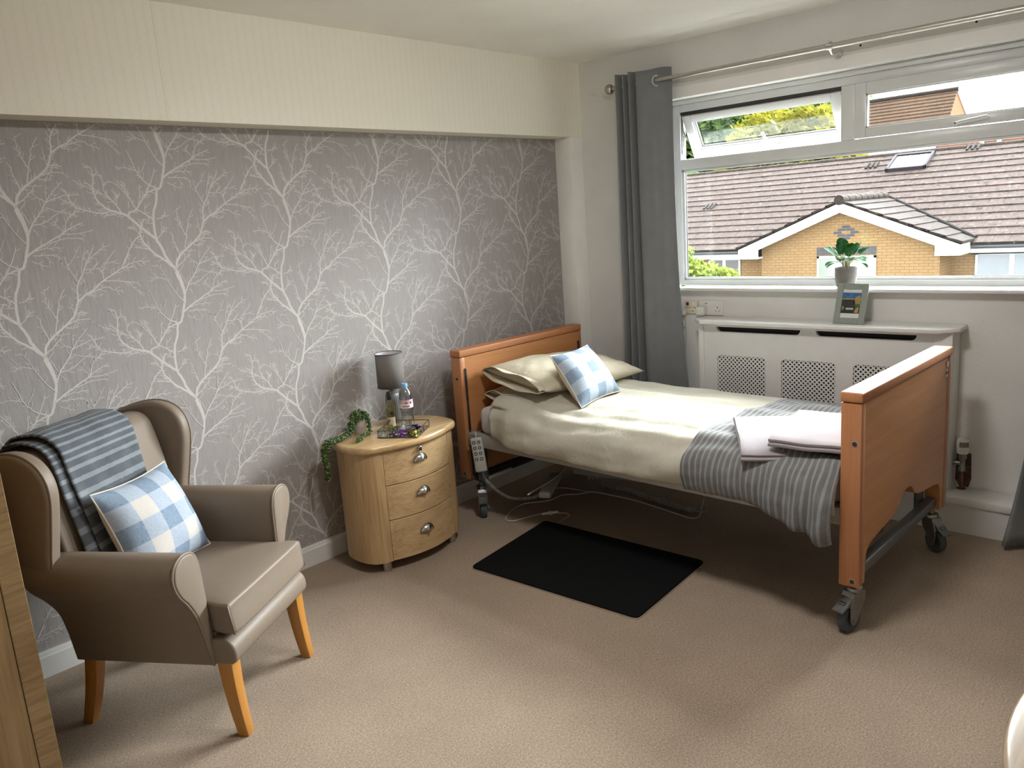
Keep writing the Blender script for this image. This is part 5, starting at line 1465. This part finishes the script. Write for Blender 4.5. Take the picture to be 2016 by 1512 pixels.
def bungalow():
    t = thing('bungalow', 'buff brick bungalow with brown tiled roof and white gable boards opposite', 'house', (17, 4.4, -3))
    O = Vector((17, 4.4, -3)); Fi = Matrix.Translation(-O)
    b = lambda mb, name, m, par=t, sm=30: mb.build(name, m, par, sm, Fi if par is t else None)
    # main wall and projecting gable wall
    b(MB().box(17, 17.3, -14, 26, -3, .25), 'wall', M['brick'])
    yl, yr, X = 6.511, 2.217, 16.0
    mb = MB().prism([(yl, -3), (yl, .30), (4.49, 1.20), (yr, .30), (yr, -3)], 'x', X, X + .25)
    mb.box(X + .25, 17, yr, yr + .2, -3, .3).box(X + .25, 17, yl - .2, yl, -3, .3)
    b(mb, 'gable_wall', M['brick'])
    # soldier lintel and diamond of dark bricks
    mb = MB()
    n = 20
    for k in range(n):
        y = lerp(3.602, 5.05, (k + .5) / n); w = (5.05 - 3.602) / n / 2 - .006
        mb.box(X - .006, X + .01, y - w, y + w, .095, .290)
    w = b(mb, 'lintel_bricks', M['slate_brick'], sm=0)
    mb = MB(); pz = .069
    rows = [(.5,), (0, 1), (-.5, 1.5), (0, 1), (.5,)]
    for i, rw in enumerate(rows):
        z = .775 - i * pz
        for q in rw:
            y = 4.33 - (q - .5) * .207
            mb.box(X - .006, X + .01, y - .098, y + .098, z - .029, z + .029)
    b(mb, 'diamond_bricks', M['slate_brick'], sm=0)
    def win(name, x, y0, y1, z0, z1, mull, m=None):
        mb = MB(); f = .055
        mb.box(x - .03, x + .03, y0, y0 + f, z0, z1).box(x - .03, x + .03, y1 - f, y1, z0, z1).box(x - .03, x + .03, y0, y1, z1 - f, z1).box(x - .03, x + .03, y0, y1, z0, z0 + f)
        for q in mull: mb.box(x - .028, x + .03, q - .05, q + .05, z0, z1)
        w = b(mb, 'window', M['fascia'], sm=0)
        b(MB().box(x - .014, x - .004, y0 + f, y1 - f, z0 + f, z1 - f), 'pane', m or M['sky_glass'], w, 0)
        return w
    win('window', X, 3.605, 5.03, -1.15, .072, [], M['blind'])
    win('window', 17, -.62, 1.72, -.56, .02, [.98, .28])
    win('window', 17, 7.62, 8.62, -1.0, .0, [8.12], plain('dark_blind_window', (.03, .025, .032), .3))
    # bargeboards
    mb = MB()
    mb.prism([(7.03, .055), (7.03, .30), (4.38, 1.36), (4.383, 1.13), (6.48, .285), (6.48, .055)], 'x', 15.70, 15.74)
    mb.prism([(1.742, .05), (2.25, .055), (2.25, .285), (4.383, 1.13), (4.38, 1.36), (1.742, .29)], 'x', 15.70, 15.74)
    b(mb, 'bargeboard', M['fascia'], sm=0)
    b(MB().box(15.74, 17, 6.48, 7.03, .055, .10).box(15.74, 17, 1.742, 2.25, .05, .10).box(15.74, 17, 6.99, 7.03, .10, .30).box(15.74, 17, 1.742, 1.78, .1, .29), 'soffit', M['fascia'], sm=0)
    b(MB().box(16.66, 16.70, -14, 1.75, .0, .185).box(16.66, 17, -14, 1.75, .0, .03).box(16.66, 16.70, 7.0, 26, .0, .185), 'fascia', M['fascia'], sm=0)
    for ya, yb in ((-14, 1.72), (7.05, 26)):
        b(MB().tube([(16.60, ya, .185), (16.60, yb, .185)], .055, 10), 'gutter', M['gutter'], sm=60)
    # main roof: overlapping courses
    sl = .47; ex, ez, rx = 16.56, .235, 21.56
    L = math.hypot(1, sl); N = 15
    mb = MB()
    gx = (rx - ex) / N
    for i in range(N):
        x0, x1 = ex + gx * i - .02, ex + gx * (i + 1) + .03
        z0, z1 = ez + sl * (x0 - ex), ez + sl * (x1 - ex)
        mb.prism([(x0, z0 + .050), (x1, z1 + .018), (x1, z1 - .01), (x0, z0 - .0)], 'y', -14, 26)
    b(mb, 'main_roof', M['tiles'], sm=0)
    b(MB().prism([(rx, ez + sl * (rx - ex) + .02), (rx + 5, ez - 2), (rx + 5, ez - 2.1), (rx, ez + 2.3)], 'y', -14, 26), 'rear_roof', M['tiles'], sm=0)
    rz = ez + sl * (rx - ex)
    mb = MB()
    k = 0
    rnd = random.Random(4)
    y = -14
    while y < 26:
        mb.tube([(rx, y, rz - .03), (rx, y + .44, rz - .03 + rnd.uniform(-.01, .012))], [.105, .100], 10); y += .45
    b(mb, 'ridge_tiles', M['ridge'], sm=60)
    # gable roof, its courses running down both slopes
    ax, az, ay = 15.66, 1.395, 4.38
    for s, ye in ((1, 7.09), (-1, 1.685)):
        mb = MB(); n = 8
        for i in range(n):
            f0, f1 = i / n, (i + 1) / n + .02
            ya, yb = lerp(ye, ay, f0), lerp(ye, ay, min(1, f1))
            za, zb = lerp(.315, az, f0), lerp(.315, az, min(1, f1))
            xa, xb = ex + (za - ez) / sl + .12, ex + (zb - ez) / sl + .12
            P = [(ax, ya, za + .05), (xa, ya, za + .05), (xb, yb, zb + .02), (ax, yb, zb + .02)]
            Q = [(p[0], p[1], p[2] - .05) for p in P]
            V = [mb.bm.verts.new(p) for p in P + Q]
            for f in ((0, 1, 2, 3), (7, 6, 5, 4), (0, 4, 5, 1), (1, 5, 6, 2), (2, 6, 7, 3), (3, 7, 4, 0)): mb.bm.faces.new([V[j] for j in f])
        bmesh.ops.recalc_face_normals(mb.bm, faces=mb.bm.faces[:])
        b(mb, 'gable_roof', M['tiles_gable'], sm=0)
        xv = ex + (.33 - ez) / sl
        if s < 0:
            b(MB().tube([(xv, ye, .37), (19.05, ay, 1.43)], .05, 8), 'valley', plain('dark_valley_lining', (.010, .009, .010), .9, Specular_IOR_Level=.02), sm=60)
    mb = MB(); x = 15.64
    while x < 18.9:
        mb.tube([(x, ay, az + .03), (x + .40, ay, az + .035 + rnd.uniform(-.008, .01))], [.12, .112], 12); x += .41
    b(mb, 'ridge_tiles', M['ridge'], sm=60)
    # roof light and small vents
    U = Vector((1, 0, sl)).normalized(); Nn = Vector((-sl, 0, 1)).normalized()
    def roofbox(mb, x0, x1, y0, y1, h0, h1, mat=0):
        vs = mb._new(lambda: mb.box(0, (x1 - x0) * L, y0, y1, h0, h1, mat=mat))
        o = Vector((x0, 0, ez + sl * (x0 - ex)))
        for v in vs: v.co = o + U * v.co.x + Vector((0, v.co.y, 0)) + Nn * v.co.z
    mb = MB()
    xa, xb, ya, yb = 20.46, 21.36, 3.84, 4.90
    roofbox(mb, xa, xb, ya, ya + .07, 0, .12); roofbox(mb, xa, xb, yb - .07, yb, 0, .12); roofbox(mb, xa, xa + .07, ya, yb, 0, .12); roofbox(mb, xb - .07, xb, ya, yb, 0, .12)
    sk = b(mb, 'roof_light', plain('dark_roof_light_frame', (.022, .02, .024), .8, Specular_IOR_Level=.05), sm=0)
    mb = MB(); roofbox(mb, xa + .06, xb - .06, ya + .06, yb - .06, .05, .09)
    b(mb, 'pane', plain('sky_reflecting_glass', (.22, .25, .28), .15, 1, .02, 1), sk, 0)
    for x, y in ((18.95, 9.55), (20.75, 5.25), (21.3, 2.75)):
        mb = MB()
        for k in range(3): roofbox(mb, x, x + .32, y + k * .13, y + k * .13 + .055, .02, .085)
        b(mb, 'roof_vent', plain('grey_vent_tile', (.022, .019, .019), .9, Specular_IOR_Level=.02), sm=0)
bungalow()

def far_house():
    O = Vector((42, 11, -3)); Fi = Matrix.Translation(-O)
    t = thing('far_house', 'tan roofed brick house standing beyond the bungalow ridge', 'house', O)
    b = lambda mb, name, m, par=t, sm=0: mb.build(name, m, par, sm, Fi if par is t else None)
    N = 16; x0, z0, x1, z1 = 39.6, 3.5, 42.3, 6.3
    mb = MB()
    for i in range(N):
        f, g_ = i / N, (i + 1) / N + .01
        mb.prism([(lerp(x0, x1, f), lerp(z0, z1, f) + .09), (lerp(x0, x1, g_), lerp(z0, z1, g_) + .02), (lerp(x0, x1, g_), lerp(z0, z1, g_) - .03), (lerp(x0, x1, f), lerp(z0, z1, f) - .03)], 'y', 8.6, 16.6)
    b(mb, 'roof', M['tiles_far'])
    b(MB().prism([(x1, z1 + .02), (x1 + 5, z0), (x1 + 5, z0 - .1), (x1, z1 - .1)], 'y', 8.6, 16.6), 'roof_back', M['tiles_far'])
    b(MB().tube([(x1, 8.58, z1 + .05), (x1, 16.6, z1 + .05)], .12, 8), 'ridge_tiles', M['ridge'], sm=60)
    b(MB().prism([(x0 + .4, -3), (x0 + .4, z0 + .1), (x1, z1 - .05), (x1 + 4.5, z0 + .1), (x1 + 4.5, -3)], 'y', 8.63, 8.85), 'gable_wall', M['red_brick'])
    b(MB().box(x0 + .4, x0 + .7, 8.5, 16.6, -3, z0 + .1), 'wall', M['red_brick'])
    b(MB().prism([(x1, z1 - .16), (x1, z1 + .06), (x1 + 5, z0 + .06), (x1 + 5, z0 - .16)], 'y', 8.57, 8.62), 'verge_board', M['fascia'])
    b(MB().cyl((42.3, 9.25, 4.9), (42.3, 9.25, 5.62), .07, n=10).box(42.1, 42.4, 9.05, 9.45, 4.9, 5.08), 'vent_pipe', M['fascia'], sm=40)
far_house()
def block():
    O = Vector((33, 2, -3)); Fi = Matrix.Translation(-O)
    t = thing('brick_outbuilding', 'low red brick building with white struts just over the bungalow ridge', 'building', O)
    b = lambda mb, name, m, par=t, sm=0: mb.build(name, m, par, sm, Fi if par is t else None)
    b(MB().box(33, 36, -10, 7.0, -3, 3.75), 'wall', M['red_brick'])
    b(MB().box(32.7, 36.2, 7.0, 9.6, 3.10, 3.30), 'flat_roof', M['fascia'])
    b(MB().box(33.1, 36, 7.0, 9.4, -3, 3.1), 'white_wall', plain('pale_render', (.3, .29, .27), .8))
    mb = MB()
    for y in (5.2, 4.6, 3.3): mb.box(32.7, 32.8, y, y + .14, 2.4, 3.7)
    for y in (2.4, 1.4, .4, -1.0): mb.prism([(y, 2.6), (y + .16, 2.6), (y + .9, 3.6), (y + .74, 3.6)], 'x', 32.7, 32.8)
    b(mb, 'struts', M['fascia'])
block()

def leafm(name, a, b_, c):
    a, b_, c = oc(a), oc(b_), oc(c)
    g = NT(name); v = g.coord(); n = g.noise(v, 3.0, 4, .7)
    col = g.ramp(n, [(.32, a), (.5, b_), (.66, c)])
    d = g.n('ShaderNodeBsdfDiffuse', Color=col); tl = g.n('ShaderNodeBsdfTranslucent', Color=col)
    mx = g.n('ShaderNodeMixShader', Fac=.45, i1=d.outputs[0], i2=tl.outputs[0]); g.t.links.new(mx.outputs[0], g.out.inputs[0]); return g.m
LM = {'yellow': leafm('yellow_green_leaves', (.11, .13, .016), (.24, .225, .022), (.36, .31, .04)), 'green': leafm('mid_green_leaves', (.05, .10, .025), (.10, .18, .045), (.18, .26, .08)),
      'lime': leafm('lime_leaves', (.12, .19, .03), (.22, .29, .055), (.32, .37, .09))}
BARK = plain('grey_brown_bark', (.12, .09, .065), .9, 0, .3, 20)
def tree(label, base, blobs, leaf, n, mat, seed, trunk_r=.18, group=None):
    rnd = random.Random(seed)
    t = thing('tree', label, 'tree', base, 0, group)
    mb = MB(); st = MB()
    for (x, y, z, r) in blobs:
        c = Vector((x, y, z)) - Vector(base)
        st.tube(spline([(0, 0, c.z * .25), (c.x * .3, c.y * .3, c.z * .6), tuple(c)], 4), [trunk_r * .5, trunk_r * .45, trunk_r * .42, trunk_r * .38, trunk_r * .3, trunk_r * .25, trunk_r * .2, trunk_r * .15, trunk_r * .1][:9], 6)
        for k in range(int(n * r * r)):
            d = Vector((rnd.gauss(0, 1), rnd.gauss(0, 1), rnd.gauss(0, 1))).normalized()
            rr = r * (rnd.random() ** .4) * (1 + .35 * fbm(d.x * 2.2 + seed, d.y * 2.2, d.z * 2.2))
            p = c + d * rr
            a = Vector((rnd.gauss(0, 1), rnd.gauss(0, 1), rnd.gauss(0, .7))).normalized(); bb = a.orthogonal().normalized()
            s = leaf * rnd.uniform(.6, 1.3)
            mb.face([p - a * s, p + bb * s * .5, p + a * s, p - bb * s * .5])
    mb.build('foliage', LM[mat], t, 0)
    st.tube([(0, 0, -.2), (0, 0, 1.6), (0, 0, -base[2] * .2 + 2.2)], [trunk_r * 1.2, trunk_r, trunk_r * .6], 8).build('trunk', BARK, t, 180)
tree('bright lime bush top at the left of the bungalow gable', (13.0, 7.0, -3), [(13, 7.25, -.55, 1.0), (13.2, 6.65, -.35, .55), (12.9, 7.3, .25, .5), (13, 6.25, -.25, .42), (12.8, 6.6, -.9, .7), (13.1, 5.85, -.15, .18)], .085, 2600, 'lime', 1, .10)
tree('large yellow tree before the tan roofed house', (36, 14.6, -3), [(36, 15.6, 4.2, 1.9), (36, 13.4, 4.5, 1.5), (36, 17.0, 3.4, 1.5), (35.5, 14.4, 3.2, 1.7), (35, 12.2, 3.5, 1.2), (35, 16.5, 2.6, 1.5), (35, 11.2, 2.7, .9), (35, 14.4, 1.6, 1.5), (35, 17.4, 1.5, 1.6)], .20, 1100, 'yellow', 2, .3)
tree('green tree seen through the open casement, left of the yellow tree', (41, 22.5, -3), [(41, 22, 4.9, 2.5), (41, 20.3, 3.7, 1.9), (41, 24.5, 5.1, 2.7), (41, 23, 7.0, 2.3), (40.5, 21.5, 2.5, 1.9), (41, 25.5, 3.2, 2.4), (41, 19.6, 5.6, 1.8)], .22, 800, 'green', 3, .35)
tree('green hedge tree behind the left end of the bungalow ridge', (28, 17.0, -3), [(28, 17.5, 2.2, 1.5), (28, 19.5, 2.6, 1.8), (28, 15.5, 1.8, 1.2), (28, 21, 3.2, 2.0), (28, 13.6, 1.7, 1.0), (28, 20, 4.4, 1.6)], .18, 600, 'green', 4, .25)
tree('tall far green tree behind the other trees', (58, 29, -3), [(58, 30, 6.5, 4.2), (58, 25, 7.4, 4.0), (58, 35, 7.2, 4.4), (58, 21.5, 6.6, 3.4)], .32, 200, 'green', 5, .4)

struct('trim_7', MB().box(.3, 90, -60, 80, -3.1, -3.0), plain('outside_ground', (.20, .195, .18), .9, 0, .3, 1))

# ------------------------------------------------------------------ an added ceiling fill light, unseen just above the view
def ceiling_fill_light():
    c = (-2.1, -1.85, 2.4)
    t = thing('ceiling_fill_light', 'added round opal fill light on the ceiling, out of view', 'ceiling light', c)
    g = NT('fill_light_opal'); e = g.n('ShaderNodeEmission', Color=(1, .985, .965), Strength=g.math('MULTIPLY', g.ramp(g.noise(g.coord(), 2, 2), [(0, (.95, .95, .95)), (1, (1, 1, 1))]), FILL_LAMP)); g.t.links.new(e.outputs[0], g.out.inputs[0])
    MB().lathe([(0, -.085), (.06, -.082), (.11, -.072), (.15, -.055), (.172, -.036), (.178, -.02)], n=48).build('opal_diffuser', g.m, t, 180)
    MB().lathe([(0, 0), (.19, 0), (.19, -.022), (.176, -.024), (0, -.018)], n=48).build('ceiling_plate', M['gloss_white'], t, 40)
FILL_LAMP = 50.0
ceiling_fill_light()

# ------------------------------------------------------------------ daylight
wd = bpy.data.worlds.new('overcast_daylight'); SC.world = wd
wd.use_nodes = True
nt = wd.node_tree; nt.nodes.clear()
def wn(typ, **ins):
    nd = nt.nodes.new(typ)
    for k, v in ins.items():
        s = nd.inputs[int(k[1:])] if k[0] == 'i' and k[1:].isdigit() else nd.inputs[k]
        if isinstance(v, bpy.types.NodeSocket): nt.links.new(v, s)
        else: s.default_value = v
    return nd
def wm(op, a, b=0.0):
    nd = nt.nodes.new('ShaderNodeMath'); nd.operation = op
    for i, v in enumerate((a, b)):
        if isinstance(v, bpy.types.NodeSocket): nt.links.new(v, nd.inputs[i])
        else: nd.inputs[i].default_value = v
    return nd.outputs[0]
SKY_BASE, SKY_GLOW = 5.4, 42.0
az, el = R(-8), R(38)      # thin cloud, brightest broadly above the houses opposite
tc = wn('ShaderNodeTexCoord')
nrm = nt.nodes.new('ShaderNodeVectorMath'); nrm.operation = 'NORMALIZE'; nt.links.new(tc.outputs['Generated'], nrm.inputs[0])
dt = nt.nodes.new('ShaderNodeVectorMath'); dt.operation = 'DOT_PRODUCT'; nt.links.new(nrm.outputs[0], dt.inputs[0]); dt.inputs[1].default_value = (math.cos(el) * math.cos(az), math.cos(el) * math.sin(az), math.sin(el))
glow = wm('POWER', wm('MAXIMUM', dt.outputs['Value'], 0.0), 2.4)
cl = wn('ShaderNodeTexNoise', Vector=nrm.outputs[0], Scale=2.5, Detail=4.0).outputs[0]
stren = wm('MULTIPLY', wm('ADD', SKY_BASE, wm('MULTIPLY', glow, SKY_GLOW)), wm('ADD', .85, wm('MULTIPLY', cl, .3)))
bgn = wn('ShaderNodeBackground', Color=(.955, .98, 1.0, 1), Strength=stren)
wo = nt.nodes.new('ShaderNodeOutputWorld'); nt.links.new(bgn.outputs[0], wo.inputs[0])
wd.cycles.sampling_method = 'MANUAL'; wd.cycles.sample_map_resolution = 512
# sampling portal over the window opening
pl = bpy.data.lights.new('window_portal', 'AREA'); pl.shape = 'RECTANGLE'; pl.size = 1.98; pl.size_y = 1.04; pl.cycles.is_portal = True
po = bpy.data.objects.new('window_portal', pl); COL.objects.link(po)
po.matrix_world = Matrix.Translation((.155, (WY0 + WY1) / 2, (WZ0 + WZ1) / 2)) @ Matrix(((0, 0, 1), (1, 0, 0), (0, 1, 0))).to_4x4()
# ------------------------------------------------------------------ camera
def cam():
    yaw, pitch, roll = 0.76019, -0.20584, -0.07151
    fw = Vector((math.cos(pitch) * math.cos(yaw), math.cos(pitch) * math.sin(yaw), math.sin(pitch)))
    rt = Vector((math.sin(yaw), -math.cos(yaw), 0)); up = rt.cross(fw)
    c, s = math.cos(roll), math.sin(roll)
    r2 = rt * c + up * s; u2 = up * c - rt * s
    cd = bpy.data.cameras.new('camera'); cd.sensor_width = 36; cd.lens = 36 * 1552.6 / 2016; cd.clip_start = .02; cd.clip_end = 300
    o = bpy.data.objects.new('camera', cd); COL.objects.link(o)
    o.matrix_world = Matrix.Translation((-3.9414, -3.0213, 1.5330)) @ Matrix((r2, u2, -fw)).transposed().to_4x4()
    SC.camera = o
cam()
SC.view_settings.view_transform = 'Standard'; SC.view_settings.look = 'None'
SC.view_settings.exposure = 0.9; SC.view_settings.gamma = 1; SC.view_settings.use_curve_mapping = False
SC.cycles.diffuse_bounces = 8; SC.cycles.glossy_bounces = 4; SC.cycles.transparent_max_bounces = 24; SC.cycles.max_bounces = 14
SC.cycles.caustics_reflective = False; SC.cycles.caustics_refractive = False
SC.cycles.use_denoising = True
bpy.context.view_layer.update()
